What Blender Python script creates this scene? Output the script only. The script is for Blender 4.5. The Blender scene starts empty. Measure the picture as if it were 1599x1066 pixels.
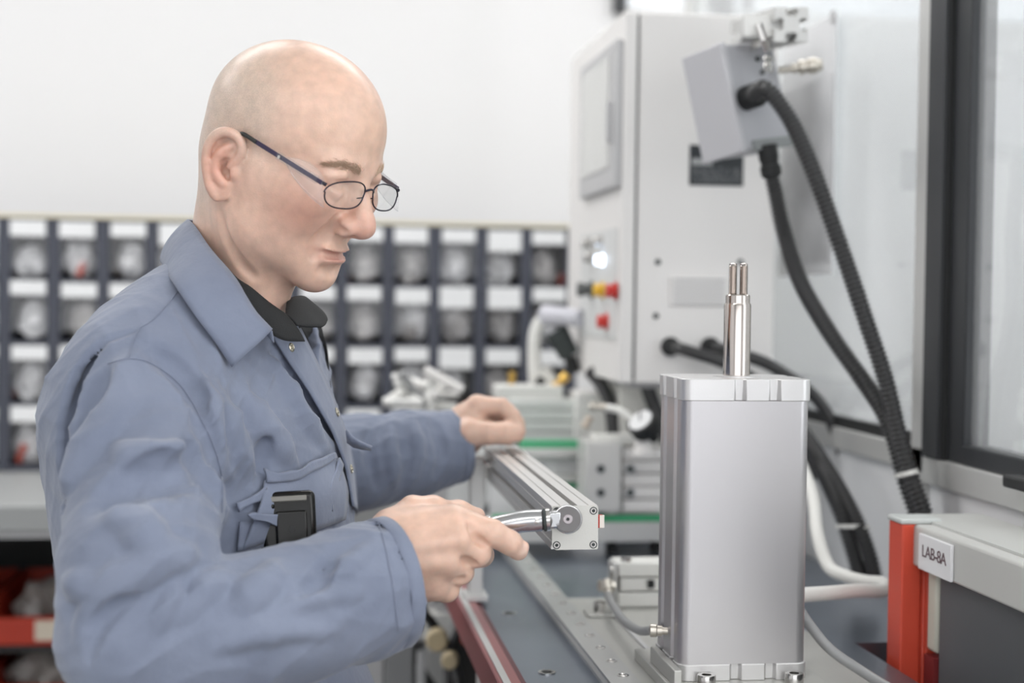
import bpy, bmesh, math, random
import numpy as np
from mathutils import Vector, Matrix

# ------------------------------------------------------------------ camera, light, exposure
SC = bpy.context.scene
FPX = 2400.0
YAW, PITCH, ROLL = math.radians(7.595), math.radians(1.5), math.radians(0.75)
CAM = np.array([0.0, 0.0, 1.45])
FW = np.array([math.sin(YAW)*math.cos(PITCH), math.cos(YAW)*math.cos(PITCH), -math.sin(PITCH)])
R0 = np.array([math.cos(YAW), -math.sin(YAW), 0.0])
U0 = np.cross(R0, FW)
RT = math.cos(ROLL)*R0 + math.sin(ROLL)*U0
UP = math.cos(ROLL)*U0 - math.sin(ROLL)*R0
cam_d = bpy.data.cameras.new('camera')
cam_d.sensor_width = 36.0
cam_d.lens = FPX*36.0/1599.0
cam_d.clip_start = 0.05
cam_d.dof.use_dof = True
cam_d.dof.focus_distance = 1.50
cam_d.dof.aperture_fstop = 2.9
cam = bpy.data.objects.new('camera', cam_d)
SC.collection.objects.link(cam)
m4 = Matrix.Identity(4)
for i in range(3):
    m4[i][0], m4[i][1], m4[i][2], m4[i][3] = RT[i], UP[i], -FW[i], CAM[i]
cam.matrix_world = m4
SC.camera = cam

world = bpy.data.worlds.new('world'); SC.world = world
world.use_nodes = True
wb = world.node_tree.nodes['Background']
wb.inputs[0].default_value = (0.95, 0.96, 1.0, 1); wb.inputs[1].default_value = 1.3

SC.view_settings.view_transform = 'Standard'
SC.view_settings.look = 'None'
SC.view_settings.gamma = 1.0
SC.view_settings.use_curve_mapping = False
SC.view_settings.exposure = 0.10

def area_light(name, loc, sx, sy, power, col=(1, 1, 1), rot=(0, 0, 0)):
    d = bpy.data.lights.new(name, 'AREA'); d.shape = 'RECTANGLE'; d.size = sx; d.size_y = sy
    d.energy = power; d.color = col
    o = bpy.data.objects.new(name, d); SC.collection.objects.link(o)
    o.location = loc; o.rotation_euler = rot
    return o
CEIL = 3.1
LAMPS = [(-2.2, 2.75), (-0.75, 2.75), (0.7, 2.75), (2.15, 2.75), (-2.2, -0.75), (-0.75, -0.75), (0.7, -0.75), (2.15, -0.75), (2.15, 1.0)]  # last panel is added to brighten the bay behind the glass
for i, (x, y) in enumerate(LAMPS):
    area_light('ceiling_lamp_light', (x, y, CEIL-0.09), 1.15, 0.55, 12.2, (1.0, 0.985, 0.985))
# added fill lights at the invented windows of the right and front walls
area_light('fill_light', (3.15, -0.9, 1.8), 3.2, 1.9, 72.0, (0.99, 0.985, 1.0), (0, math.radians(90), 0)).data.shape = 'RECTANGLE'
area_light('fill_light', (-0.2, -3.15, 1.8), 4.2, 1.7, 28.0, (0.99, 0.985, 1.0), (math.radians(90), 0, 0))

# ------------------------------------------------------------------ pixel helpers (1599x1066 frame)
def ray(px, py):
    return FW + (px-799.5)/FPX*RT + (533.0-py)/FPX*UP
def P(px, py, d):
    return CAM + d*ray(px, py)
def on_x(px, py, X):
    r = ray(px, py); return CAM + r*((X-CAM[0])/r[0])
def on_y(px, py, Y):
    r = ray(px, py); return CAM + r*((Y-CAM[1])/r[1])
def on_z(px, py, Z):
    r = ray(px, py); return CAM + r*((Z-CAM[2])/r[2])
def project(p):
    q = np.asarray(p) - CAM
    d = q@FW
    return np.stack([799.5+FPX*(q@RT)/d, 533.0-FPX*(q@UP)/d, d], -1)
def nrm(v):
    v = np.asarray(v, float); return v/np.linalg.norm(v)

# ------------------------------------------------------------------ materials
MATS = {}
def lin(c):
    return tuple((x/12.92 if x <= 0.04045 else ((x+0.055)/1.055)**2.4) for x in c)
def rgb(r, g, b):
    return lin((r/255, g/255, b/255))
def mat(name, col, rough=0.5, metal=0.0, bump=0.0, bscale=200.0, vary=0.0, vscale=8.0, spec=0.5, emit=0.0, coat=0.0, aniso=None, alpha=1.0, trans=0.0, ior=1.45):
    if name in MATS: return MATS[name]
    m = bpy.data.materials.new(name); m.use_nodes = True
    nt = m.node_tree; b = nt.nodes['Principled BSDF']
    b.inputs['Base Color'].default_value = (*col, 1)
    b.inputs['Roughness'].default_value = rough
    b.inputs['Metallic'].default_value = metal
    b.inputs['Specular IOR Level'].default_value = spec
    b.inputs['Coat Weight'].default_value = coat
    b.inputs['IOR'].default_value = ior
    b.inputs['Transmission Weight'].default_value = trans
    if emit:
        b.inputs['Emission Color'].default_value = (*col, 1); b.inputs['Emission Strength'].default_value = emit
    if bump or vary:
        tc = nt.nodes.new('ShaderNodeTexCoord')
        if vary:
            n = nt.nodes.new('ShaderNodeTexNoise'); n.inputs['Scale'].default_value = vscale; n.inputs['Detail'].default_value = 5
            nt.links.new(tc.outputs['Object'], n.inputs['Vector'])
            mr = nt.nodes.new('ShaderNodeMapRange'); mr.inputs[1].default_value = 0.3; mr.inputs[2].default_value = 0.7
            mr.inputs[3].default_value = 1-vary; mr.inputs[4].default_value = 1+vary
            nt.links.new(n.outputs['Fac'], mr.inputs[0])
            mx = nt.nodes.new('ShaderNodeVectorMath'); mx.operation = 'SCALE'
            mx.inputs[0].default_value = col
            nt.links.new(mr.outputs[0], mx.inputs['Scale'])
            nt.links.new(mx.outputs[0], b.inputs['Base Color'])
        if bump:
            n2 = nt.nodes.new('ShaderNodeTexNoise'); n2.inputs['Scale'].default_value = bscale; n2.inputs['Detail'].default_value = 3
            if aniso:
                mp = nt.nodes.new('ShaderNodeMapping'); mp.inputs['Scale'].default_value = aniso
                nt.links.new(tc.outputs['Object'], mp.inputs['Vector']); nt.links.new(mp.outputs[0], n2.inputs['Vector'])
            else:
                nt.links.new(tc.outputs['Object'], n2.inputs['Vector'])
            bp = nt.nodes.new('ShaderNodeBump'); bp.inputs['Strength'].default_value = bump; bp.inputs['Distance'].default_value = 0.002
            nt.links.new(n2.outputs['Fac'], bp.inputs['Height']); nt.links.new(bp.outputs[0], b.inputs['Normal'])
    MATS[name] = m
    return m
def glass_mat(name, tint=(1, 1, 1), refl=0.06, rough=0.0, haze=0.0, hazecol=(0.9, 0.93, 0.95), graze=0.8):
    if name in MATS: return MATS[name]
    m = bpy.data.materials.new(name); m.use_nodes = True; nt = m.node_tree
    nt.nodes.remove(nt.nodes['Principled BSDF']); out = nt.nodes['Material Output']
    t = nt.nodes.new('ShaderNodeBsdfTransparent'); t.inputs[0].default_value = (*tint, 1)
    g = nt.nodes.new('ShaderNodeBsdfGlossy'); g.inputs['Roughness'].default_value = rough
    lwt = nt.nodes.new('ShaderNodeLayerWeight')
    pw_ = nt.nodes.new('ShaderNodeMath'); pw_.operation = 'POWER'; pw_.inputs[1].default_value = 4.0
    nt.links.new(lwt.outputs['Facing'], pw_.inputs[0])
    lw = nt.nodes.new('ShaderNodeMath'); lw.operation = 'MULTIPLY_ADD'; lw.inputs[1].default_value = graze; lw.inputs[2].default_value = refl
    nt.links.new(pw_.outputs[0], lw.inputs[0])
    mx = nt.nodes.new('ShaderNodeMixShader')
    nt.links.new(lw.outputs[0], mx.inputs[0]); nt.links.new(t.outputs[0], mx.inputs[1]); nt.links.new(g.outputs[0], mx.inputs[2])
    last = mx
    if haze:
        d = nt.nodes.new('ShaderNodeBsdfDiffuse'); d.inputs[0].default_value = (*hazecol, 1)
        m2 = nt.nodes.new('ShaderNodeMixShader'); m2.inputs[0].default_value = haze
        nt.links.new(mx.outputs[0], m2.inputs[1]); nt.links.new(d.outputs[0], m2.inputs[2]); last = m2
    nt.links.new(last.outputs[0], out.inputs[0])
    MATS[name] = m
    return m

# ------------------------------------------------------------------ mesh builder
class MB:
    def __init__(self): self.v = []; self.f = []; self.n = 0
    def add(self, vs, fs):
        k = self.n
        vs = [tuple(map(float, x)) for x in vs]
        self.v += vs; self.n += len(vs)
        self.f += [tuple(i+k for i in f) for f in fs]
        return self
    def box(self, lo, hi):
        x0, y0, z0 = lo; x1, y1, z1 = hi
        return self.add([(x0,y0,z0),(x1,y0,z0),(x1,y1,z0),(x0,y1,z0),(x0,y0,z1),(x1,y0,z1),(x1,y1,z1),(x0,y1,z1)],
            [(0,3,2,1),(4,5,6,7),(0,1,5,4),(1,2,6,5),(2,3,7,6),(3,0,4,7)])
    def obox(self, c, ax, ay, az):
        c, ax, ay, az = map(np.asarray, (c, ax, ay, az))
        s = [(-1,-1,-1),(1,-1,-1),(1,1,-1),(-1,1,-1),(-1,-1,1),(1,-1,1),(1,1,1),(-1,1,1)]
        fs = [(0,3,2,1),(4,5,6,7),(0,1,5,4),(1,2,6,5),(2,3,7,6),(3,0,4,7)]
        if np.dot(np.cross(ax, ay), az) < 0: fs = [f[::-1] for f in fs]
        return self.add([c+a*ax+b*ay+d*az for a, b, d in s], fs)
    def frame(self, d):
        d = nrm(d); a = np.array([0, 0, 1.0]) if abs(d[2]) < 0.9 else np.array([1.0, 0, 0])
        u = nrm(np.cross(a, d)); w = np.cross(d, u); return u, w
    def cyl(self, a, b, ra, rb=None, n=24, caps=True):
        rb = ra if rb is None else rb
        a = np.asarray(a, float); b = np.asarray(b, float); u, w = self.frame(b-a)
        th = np.arange(n)*2*math.pi/n
        ring = [np.cos(t)*u+np.sin(t)*w for t in th]
        vs = [a+ra*r for r in ring]+[b+rb*r for r in ring]
        fs = [(i, (i+1) % n, n+(i+1) % n, n+i) for i in range(n)]
        if caps: fs += [tuple(range(n-1, -1, -1)), tuple(range(n, 2*n))]
        return self.add(vs, fs)
    def lathe(self, a, axis, prof, n=32):
        """prof: list of (radius, distance along axis)"""
        a = np.asarray(a, float); d = nrm(axis); u, w = self.frame(d)
        vs = []; fs = []
        for r, h in prof:
            for i in range(n):
                t = 2*math.pi*i/n; vs.append(a+d*h+max(r, 1e-6)*(math.cos(t)*u+math.sin(t)*w))
        for j in range(len(prof)-1):
            for i in range(n):
                i2 = (i+1) % n; fs.append((j*n+i, j*n+i2, (j+1)*n+i2, (j+1)*n+i))
        fs.append(tuple(range(n-1, -1, -1))); m = (len(prof)-1)*n; fs.append(tuple(range(m, m+n)))
        return self.add(vs, fs)
    def tube(self, pts, rad, n=12, caps=True):
        pts = np.asarray(pts, float); m = len(pts)
        rad = np.full(m, rad) if np.isscalar(rad) else np.asarray(rad, float)
        tan = np.gradient(pts, axis=0); tan /= np.linalg.norm(tan, axis=1)[:, None]+1e-12
        u, w = self.frame(tan[0]); vs = []
        for i in range(m):
            u = u - tan[i]*np.dot(u, tan[i]); u = nrm(u); w = np.cross(tan[i], u)
            for k in range(n):
                t = 2*math.pi*k/n; vs.append(pts[i]+rad[i]*(math.cos(t)*u+math.sin(t)*w))
        fs = []
        for j in range(m-1):
            for i in range(n):
                i2 = (i+1) % n; fs.append((j*n+i, j*n+i2, (j+1)*n+i2, (j+1)*n+i))
        if caps: fs += [tuple(range(n-1, -1, -1)), tuple(range((m-1)*n, m*n))]
        return self.add(vs, fs)
    def prism(self, poly, o, ax, ay, az):
        """2-D polygon (ccw seen from +az) extruded along az"""
        o, ax, ay, az = map(np.asarray, (o, ax, ay, az)); n = len(poly)
        vs = [o+p[0]*ax+p[1]*ay for p in poly]+[o+p[0]*ax+p[1]*ay+az for p in poly]
        fs = [tuple(range(n-1, -1, -1)), tuple(range(n, 2*n))]+[(i, (i+1) % n, n+(i+1) % n, n+i) for i in range(n)]
        return self.add(vs, fs)
    def sphere(self, c, r, n=16, m=10):
        c = np.asarray(c, float); r = np.full(3, r) if np.isscalar(r) else np.asarray(r)
        vs = []; fs = []
        for j in range(m+1):
            ph = math.pi*j/m
            for i in range(n):
                t = 2*math.pi*i/n; vs.append(c+r*np.array([math.sin(ph)*math.cos(t), math.sin(ph)*math.sin(t), math.cos(ph)]))
        for j in range(m):
            for i in range(n):
                i2 = (i+1) % n; fs.append((j*n+i, (j+1)*n+i, (j+1)*n+i2, j*n+i2))
        return self.add(vs, fs)
    def grid(self, G):
        G = np.asarray(G); a, b = G.shape[:2]
        return self.add(G.reshape(-1, 3), [(i*b+j, i*b+j+1, (i+1)*b+j+1, (i+1)*b+j) for i in range(a-1) for j in range(b-1)])
    def mesh(self, name, m=None, smooth=30):
        me = bpy.data.meshes.new(name); me.from_pydata(self.v, [], self.f); me.update()
        if smooth:
            me.shade_smooth(); me.set_sharp_from_angle(angle=math.radians(smooth))
        if m: me.materials.append(m)
        return me
    def build(self, name, m, parent=None, smooth=30, bevel=0.0, segs=2):
        o = bpy.data.objects.new(name, self.mesh(name, m, smooth)); SC.collection.objects.link(o)
        if parent is not None: o.parent = parent
        if bevel:
            md = o.modifiers.new('bevel', 'BEVEL'); md.width = bevel; md.segments = segs; md.limit_method = 'ANGLE'; md.angle_limit = math.radians(40)
            md.harden_normals = False
        return o
def tag(o, label=None, cat=None, group=None, kind=None):
    if label: o['label'] = label
    if cat: o['category'] = cat
    if group: o['group'] = group
    if kind: o['kind'] = kind
    return o
def empty(name, loc=(0, 0, 0)):
    """an Empty at the thing's base; parts are built in world space and attached with attach()"""
    o = bpy.data.objects.new(name, None); SC.collection.objects.link(o)
    o.empty_display_size = 0.05; o.location = tuple(map(float, loc))
    return o
def attach(root):
    """parts were meshed in world coordinates: cancel the root's own offset"""
    inv = Matrix.Translation(-root.location)
    for c in root.children: c.matrix_parent_inverse = inv
    return root
def new_obj(name, me, parent=None):
    o = bpy.data.objects.new(name, me); SC.collection.objects.link(o)
    if parent is not None: o.parent = parent
    return o
def catmull(pts, n=8):
    p = np.asarray(pts, float); p = np.vstack([2*p[0]-p[1], p, 2*p[-1]-p[-2]]); out = []
    for i in range(1, len(p)-2):
        for t in np.linspace(0, 1, n, endpoint=False):
            a, b, c, d = p[i-1], p[i], p[i+1], p[i+2]
            out.append(0.5*((2*b)+(c-a)*t+(2*a-5*b+4*c-d)*t*t+(-a+3*b-3*c+d)*t**3))
    out.append(p[-2]); return np.array(out)
def resample(pts, step):
    p = np.asarray(pts); s = np.r_[0, np.cumsum(np.linalg.norm(np.diff(p, axis=0), axis=1))]
    t = np.linspace(0, s[-1], max(2, int(s[-1]/step)+1))
    return np.stack([np.interp(t, s, p[:, k]) for k in range(3)], 1)
# ------------------------------------------------------------------ implicit surfaces (bodies and cloth) meshed with surface nets
class SDF:
    """ordered list of primitives blended one after another"""
    def __init__(self): self.pr = []
    def _add(self, fn, c, r, k, op): self.pr.append((fn, np.asarray(c, float), float(r), float(k), op)); return self
    def cone(self, a, b, ra, rb, k=0.01, op='u'):
        a = np.asarray(a, float); b = np.asarray(b, float); ba = b-a; l2 = ba@ba+1e-12
        def fn(p):
            q = p-a; t = np.clip(q@ba/l2, 0, 1)
            return np.sqrt(((q-t[:, None]*ba)**2).sum(1))-(ra+(rb-ra)*t)
        return self._add(fn, (a+b)/2, math.sqrt(l2)/2+max(ra, rb), k, op)
    def chain(self, pts, rads, k=0.01, op='u'):
        rads = [rads]*len(pts) if np.isscalar(rads) else rads
        for i in range(len(pts)-1): self.cone(pts[i], pts[i+1], rads[i], rads[i+1], k, op)
        return self
    def ell(self, c, r, k=0.01, op='u', M=None):
        c = np.asarray(c, float); r = np.asarray(r, float)
        def fn(p):
            q = p-c
            if M is not None: q = q@M
            k0 = np.sqrt(((q/r)**2).sum(1)); k1 = np.sqrt(((q/(r*r))**2).sum(1))+1e-9
            return np.where(k0 < 1e-6, -r.min(), k0*(k0-1)/k1)
        return self._add(fn, c, r.max(), k, op)
    def custom(self, fn, c, r, k=0.01, op='u'): return self._add(fn, c, r, k, op)
    def ev(self, p, prims=None):
        d = np.full(len(p), 1e3)
        for fn, c, r, k, op in (self.pr if prims is None else prims):
            e = fn(p)
            if op == 'd': d = d+e
            elif op == 'u':
                h = np.clip(k-np.abs(d-e), 0, None)/k; d = np.minimum(d, e)-h*h*k*0.25
            else:
                h = np.clip(k-np.abs(-e-d), 0, None)/k; d = np.maximum(d, -e)+h*h*k*0.25
        return d
    def near(self, c, r):
        if getattr(self, '_n', -1) != len(self.pr):
            self._n = len(self.pr); self._c = np.array([q[1] for q in self.pr]); self._r = np.array([q[2]*1.1+q[3]*2+0.010 for q in self.pr])
        m = np.linalg.norm(self._c-c, axis=1) < self._r+r
        return [self.pr[i] for i in np.flatnonzero(m)]
    def grad(self, p, e=4e-4, prims=None):
        g = np.stack([self.ev(p+np.eye(3)[i]*e, prims)-self.ev(p-np.eye(3)[i]*e, prims) for i in range(3)], 1)
        return g/(np.linalg.norm(g, axis=1)[:, None]+1e-12)
    def march(self, px, py, d0=0.9, d1=2.4, off=0.0, base=None):
        """first hit of the view rays; px, py arrays -> points (the surface a pixel shows)"""
        px = np.atleast_1d(px).astype(float); py = np.atleast_1d(py).astype(float)
        R = FW+((px-799.5)/FPX)[:, None]*RT+((533.0-py)/FPX)[:, None]*UP
        t = np.full(len(px), d0); prims = None; it = 90
        if base is not None:
            h = base.march(px, py, d0, d1); t = (h-CAM)@FW-0.03; it = 40
            c = h.mean(0); prims = self.near(c, np.linalg.norm(h-c, axis=1).max()+0.05)
        best = np.full(len(px), 1e3); tb = t.copy()
        for _ in range(it):
            e = self.ev(CAM+t[:, None]*R, prims)-off
            m = (e < best); best[m] = e[m]; tb[m] = t[m]
            t = np.where(e > 4e-4, np.minimum(t+e*0.7, d1), t)
        miss = t >= d1-1e-6
        t = np.where(miss, tb, t)
        return CAM+t[:, None]*R
    def lgrad(self, p, e=2e-3):
        c = p.mean(0); return self.grad(p, e, self.near(c, np.linalg.norm(p-c, axis=1).max()+0.02))
def surf_nets(S, lo, hi, h, B=16, slack=2.3):
    lo = np.asarray(lo, float); hi = np.asarray(hi, float)
    nb = np.ceil((hi-lo)/(h*B)).astype(int)
    I = np.stack(np.meshgrid(*[np.arange(n) for n in nb], indexing='ij'), -1).reshape(-1, 3)
    C = lo+(I+0.5)*h*B
    dc = np.concatenate([S.ev(c) for c in np.array_split(C, max(1, len(C)//20000))])
    rad = h*B*math.sqrt(3)/2
    keep = I[np.abs(dc) < rad*slack]
    N = nb*B+2
    def gid(a): return (a[:, 0].astype(np.int64)*N[1]+a[:, 1])*N[2]+a[:, 2]
    g1 = np.arange(B+1); L = np.stack(np.meshgrid(g1, g1, g1, indexing='ij'), -1).reshape(-1, 3)
    cid = []; cv = []; quads = []
    corners = np.array([(i, j, k) for i in (0, 1) for j in (0, 1) for k in (0, 1)])
    edges = [(a, b) for a in range(8) for b in range(a+1, 8) if np.abs(corners[a]-corners[b]).sum() == 1]
    for b in keep:
        base = b*B; c = lo+(base+B/2)*h
        pr = S.near(c, rad)
        if not pr: continue
        D = S.ev(lo+(base+L)*h, pr).reshape(B+1, B+1, B+1)
        s = D < 0
        if s.all() or not s.any(): continue
        cnt = sum(s[i:i+B, j:j+B, k:k+B].astype(np.int8) for i, j, k in corners)
        cells = np.argwhere((cnt > 0) & (cnt < 8))
        if len(cells):
            dv = np.stack([D[cells[:, 0]+i, cells[:, 1]+j, cells[:, 2]+k] for i, j, k in corners], 1)
            acc = np.zeros((len(cells), 3)); w = np.zeros(len(cells))
            for a, e in edges:
                da, de = dv[:, a], dv[:, e]; x = (da < 0) != (de < 0)
                t = np.where(x, da/np.where(x, da-de, 1), 0)
                pt = corners[a]+t[:, None]*(corners[e]-corners[a])
                acc += np.where(x[:, None], pt, 0); w += x
            v = lo+(base+cells+acc/w[:, None])*h
            for _ in range(1):
                d = S.ev(v, pr); g = np.stack([S.ev(v+np.eye(3)[i_]*5e-4, pr)-d for i_ in range(3)], 1); g /= np.linalg.norm(g, axis=1)[:, None]+1e-12; v = v-np.clip(d, -h*.5, h*.5)[:, None]*g
            cid.append(gid(base+cells)); cv.append(v)
        for ax in range(3):
            o = [0, 0, 0]; o[ax] = 1
            s0 = s[:B, :B, :B]; s1 = s[o[0]:B+o[0], o[1]:B+o[1], o[2]:B+o[2]]
            E = np.argwhere(s0 != s1)
            if len(E) == 0: continue
            flip = s0[E[:, 0], E[:, 1], E[:, 2]]
            G = E+base; a1, a2 = (ax+1) % 3, (ax+2) % 3
            e1 = np.eye(3, dtype=int)[a1]; e2 = np.eye(3, dtype=int)[a2]
            q = np.stack([gid(G-e1-e2), gid(G-e2), gid(G), gid(G-e1)], 1)
            q[~flip] = q[~flip][:, ::-1]
            quads.append(q)
    cid = np.concatenate(cid); cv = np.concatenate(cv); quads = np.concatenate(quads)
    od = np.argsort(cid); cid = cid[od]; cv = cv[od]
    ix = np.searchsorted(cid, quads); ix = np.clip(ix, 0, len(cid)-1)
    ok = (cid[ix] == quads).all(1)
    return cv, ix[ok]
def mesh_np(name, v, f, m=None, col=None, smooth=True):
    me = bpy.data.meshes.new(name)
    k = f.shape[1]
    me.vertices.add(len(v)); me.vertices.foreach_set('co', np.ascontiguousarray(v, np.float32).ravel())
    me.loops.add(f.size); me.loops.foreach_set('vertex_index', np.ascontiguousarray(f, np.int32).ravel())
    me.polygons.add(len(f)); me.polygons.foreach_set('loop_start', np.arange(0, f.size, k, dtype=np.int32))
    me.update(calc_edges=True); me.validate()
    if smooth: me.shade_smooth()
    if col is not None:
        at = me.color_attributes.new('Col', 'FLOAT_COLOR', 'POINT')
        at.data.foreach_set('color', np.c_[col, np.ones(len(col))].astype(np.float32).ravel())
    if m: me.materials.append(m)
    return me
# ------------------------------------------------------------------ materials of the place
M_wall = mat('wall_paint', rgb(222, 222, 223), 0.85, bump=0.05, bscale=120)
M_ceil = mat('ceiling_paint', rgb(235, 235, 232), 0.9)
M_floor = mat('floor_coating', rgb(150, 152, 152), 0.35, vary=0.06, vscale=3)
M_alu = mat('anodised_aluminium', rgb(222, 221, 219), 0.36, 0.7, bump=0.03, bscale=400, aniso=(1, 1, 0.02))
M_alu_l = mat('light_aluminium', rgb(214, 214, 212), 0.45, 0.55)
M_black_frame = mat('black_window_frame', rgb(52, 54, 57), 0.45)
M_gasket = mat('black_rubber', rgb(38, 39, 40), 0.6)
M_panel = mat('white_panel', rgb(236, 237, 238), 0.5)
M_cab = mat('light_grey_powder_coat', rgb(238, 236, 234), 0.55, bump=0.06, bscale=900)
M_cab_d = mat('mid_grey_plastic', rgb(196, 196, 197), 0.5)
M_dkslot = mat('dark_gap', rgb(60, 66, 66), 0.7)
M_slate = mat('slate_blue_plastic', rgb(68, 71, 82), 0.5)
M_card = mat('white_card', rgb(232, 233, 234), 0.6)
M_steel = mat('bright_steel', rgb(200, 198, 195), 0.18, 1.0)
M_chrome = mat('polished_rod', rgb(196, 188, 182), 0.12, 1.0)
M_brass = mat('nickel_brass', rgb(206, 200, 190), 0.3, 0.9)
M_hose_b = mat('black_corrugated_plastic', rgb(58, 58, 59), 0.3)
M_white_pl = mat('white_plastic', rgb(232, 232, 228), 0.45)
M_grey_tube = mat('grey_tubing', rgb(150, 151, 152), 0.4)
M_green = mat('green_guide_strip', rgb(70, 168, 120), 0.45)
M_red = mat('red_powder_coat', rgb(212, 78, 56), 0.42, bump=0.05, bscale=700)
M_redbin = mat('red_bin_plastic', rgb(176, 52, 30), 0.45)
M_grey_top = mat('grey_laminate', rgb(196, 196, 193), 0.5)
M_dark_panel = mat('dark_grey_panel', rgb(88, 90, 93), 0.55)
M_blue_plate = mat('blue_black_steel', rgb(122, 131, 143), 0.28, 0.75, bump=0.08, bscale=160, aniso=(1, 0.03, 1), vary=0.18, vscale=5)
M_maroon = mat('maroon_anodised', rgb(168, 108, 108), 0.35, 0.25)
M_rail = mat('ground_rail_steel', rgb(190, 191, 190), 0.33, 0.6, bump=0.03, bscale=300, aniso=(1, 0.03, 1))
M_ltplate = mat('light_machined_plate', rgb(198, 198, 194), 0.4, 0.6)
M_dark = mat('dark_machine_interior', rgb(46, 46, 46), 0.7)
M_beige = mat('beige_plastic', rgb(200, 184, 150), 0.5)
M_yellow = mat('yellow_plastic', rgb(238, 190, 60), 0.4)
M_redbtn = mat('red_button', rgb(206, 60, 52), 0.4)
M_lamp = mat('lit_diffuser', (1.0, 0.985, 0.96), 0.6, emit=1.6)
M_btnlit = mat('lit_blue_white_button', (0.75, 0.85, 1.0), 0.4, emit=3.0)
M_pane = glass_mat('window_glass', (0.96, 0.975, 0.98), haze=0.22, hazecol=(0.93, 0.95, 0.965))
M_clear = glass_mat('clear_film', (0.97, 0.98, 0.98), haze=0.35, hazecol=(0.8, 0.81, 0.82))
M_smoke = glass_mat('smoky_drawer_front', (0.97, 0.97, 0.975), refl=0.03, graze=0.3, haze=0.03, hazecol=(0.6, 0.6, 0.62))

BZ = 1.05          # top of the machine table
XG = 0.807         # plane of the glazed enclosure beside the table
YW = 3.95          # back wall

def struct(name, mb, m, **kw):
    return tag(mb.build(name, m, **kw), kind='structure')
# ------------------------------------------------------------------ the room
struct('floor', MB().box((-3.2, -3.2, -0.1), (3.4, YW+0.2, 0)), M_floor)
struct('ceiling', MB().box((-3.2, -3.2, CEIL), (3.4, YW+0.2, CEIL+0.1)), M_ceil)
wx = on_y(957, 30, YW)[0]; wz = on_y(1050, 13, YW)[2]
wb_ = MB().box((-3.2, YW, 0), (wx, YW+0.2, CEIL)).box((wx, YW, 0), (3.4, YW+0.2, wz)).box((2.6, YW, wz), (3.4, YW+0.2, CEIL))
struct('wall_back', wb_, M_wall)
struct('wall_left', MB().box((-3.4, -3.2, 0), (-3.2, YW+0.2, CEIL)), M_wall)
struct('wall_right', MB().box((3.2, -3.2, 0), (3.4, YW+0.2, 0.85)).box((3.2, -3.2, 2.75), (3.4, YW+0.2, CEIL)).box((3.2, -3.2, 0.85), (3.4, -2.5, 2.75)).box((3.2, 0.7, 0.85), (3.4, YW+0.2, 2.75)), M_wall)
struct('wall_front', MB().box((-3.2, -3.4, 0), (3.4, -3.2, 0.95)).box((-3.2, -3.4, 2.65), (3.4, -3.2, CEIL)).box((-3.2, -3.4, 0.95), (-2.3, -3.2, 2.65)).box((1.9, -3.4, 0.95), (3.4, -3.2, 2.65)), M_wall)
w4 = tag(empty('added_window_4', (3.3, -0.9, 0.85)), 'wide unseen window added in the right wall for side fill', kind='structure')  # this window and the next are added openings for side and frontal fill
w5 = tag(empty('added_window_5', (-0.2, -3.3, 0.95)), 'wide unseen window added behind the camera for frontal fill', kind='structure')
for i in range(4):
    MB().box((3.28, -2.5+0.8*i, 0.85), (3.29, -1.7+0.8*i, 2.75)).build('pane', M_pane, w4); MB().box((3.25, -2.52+0.8*i, 0.85), (3.31, -2.48+0.8*i, 2.75)).build('mullion', M_alu_l, w4)
    MB().box((-2.3+1.05*i, -3.31, 0.95), (-1.25+1.05*i, -3.30, 2.65)).build('pane', M_pane, w5); MB().box((-2.32+1.05*i, -3.33, 0.95), (-2.28+1.05*i, -3.27, 2.65)).build('mullion', M_alu_l, w5)
attach(w4); attach(w5)
# strip window high in the back wall
win = tag(empty('window_1', (wx, YW, wz)), 'high strip window with dark mullions above the control cabinet', kind='structure')
xs = [on_y(p, 10, YW)[0] for p in (957, 975, 1114, 1140)]
MB().box((xs[0], YW-0.03, wz-0.02), (xs[1], YW+0.1, CEIL)).build('mullion', M_black_frame, win)
MB().box((xs[2], YW-0.03, wz-0.02), (xs[3], YW+0.1, CEIL)).build('mullion', M_black_frame, win)
p = on_y(1171, 10, YW)[0]
MB().box((p-0.004, YW-0.01, wz), (p+0.004, YW+0.05, CEIL)).build('mullion', M_black_frame, win)
MB().box((2.0, YW-0.03, wz-0.02), (2.6, YW+0.1, CEIL)).build('mullion', M_black_frame, win)
for a, b in ((xs[1], xs[2]), (xs[3], p-0.004), (p+0.004, 2.0)):
    MB().box((a, YW+0.03, wz), (b, YW+0.036, CEIL)).build('pane', M_pane, win)
attach(win)
# ceiling luminaires
for i, (x, y) in enumerate(LAMPS):
    r = tag(empty('ceiling_light', (x, y, CEIL)), (f'flat ceiling light panel of the {("rear", "front")[i//4]} row, {("leftmost", "second from left", "third from left", "rightmost")[i%4]}' if i < 8 else 'flat ceiling light panel added to brighten the bay behind the glass'), 'ceiling light', 'ceiling light panels above the workshop')
    MB().box((x-0.6, y-0.3, CEIL-0.06), (x+0.6, y+0.3, CEIL-0.001)).build('housing', M_white_pl, r)
    MB().box((x-0.57, y-0.27, CEIL-0.07), (x+0.57, y+0.27, CEIL-0.06)).build('diffuser', M_lamp, r)
    attach(r)

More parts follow.
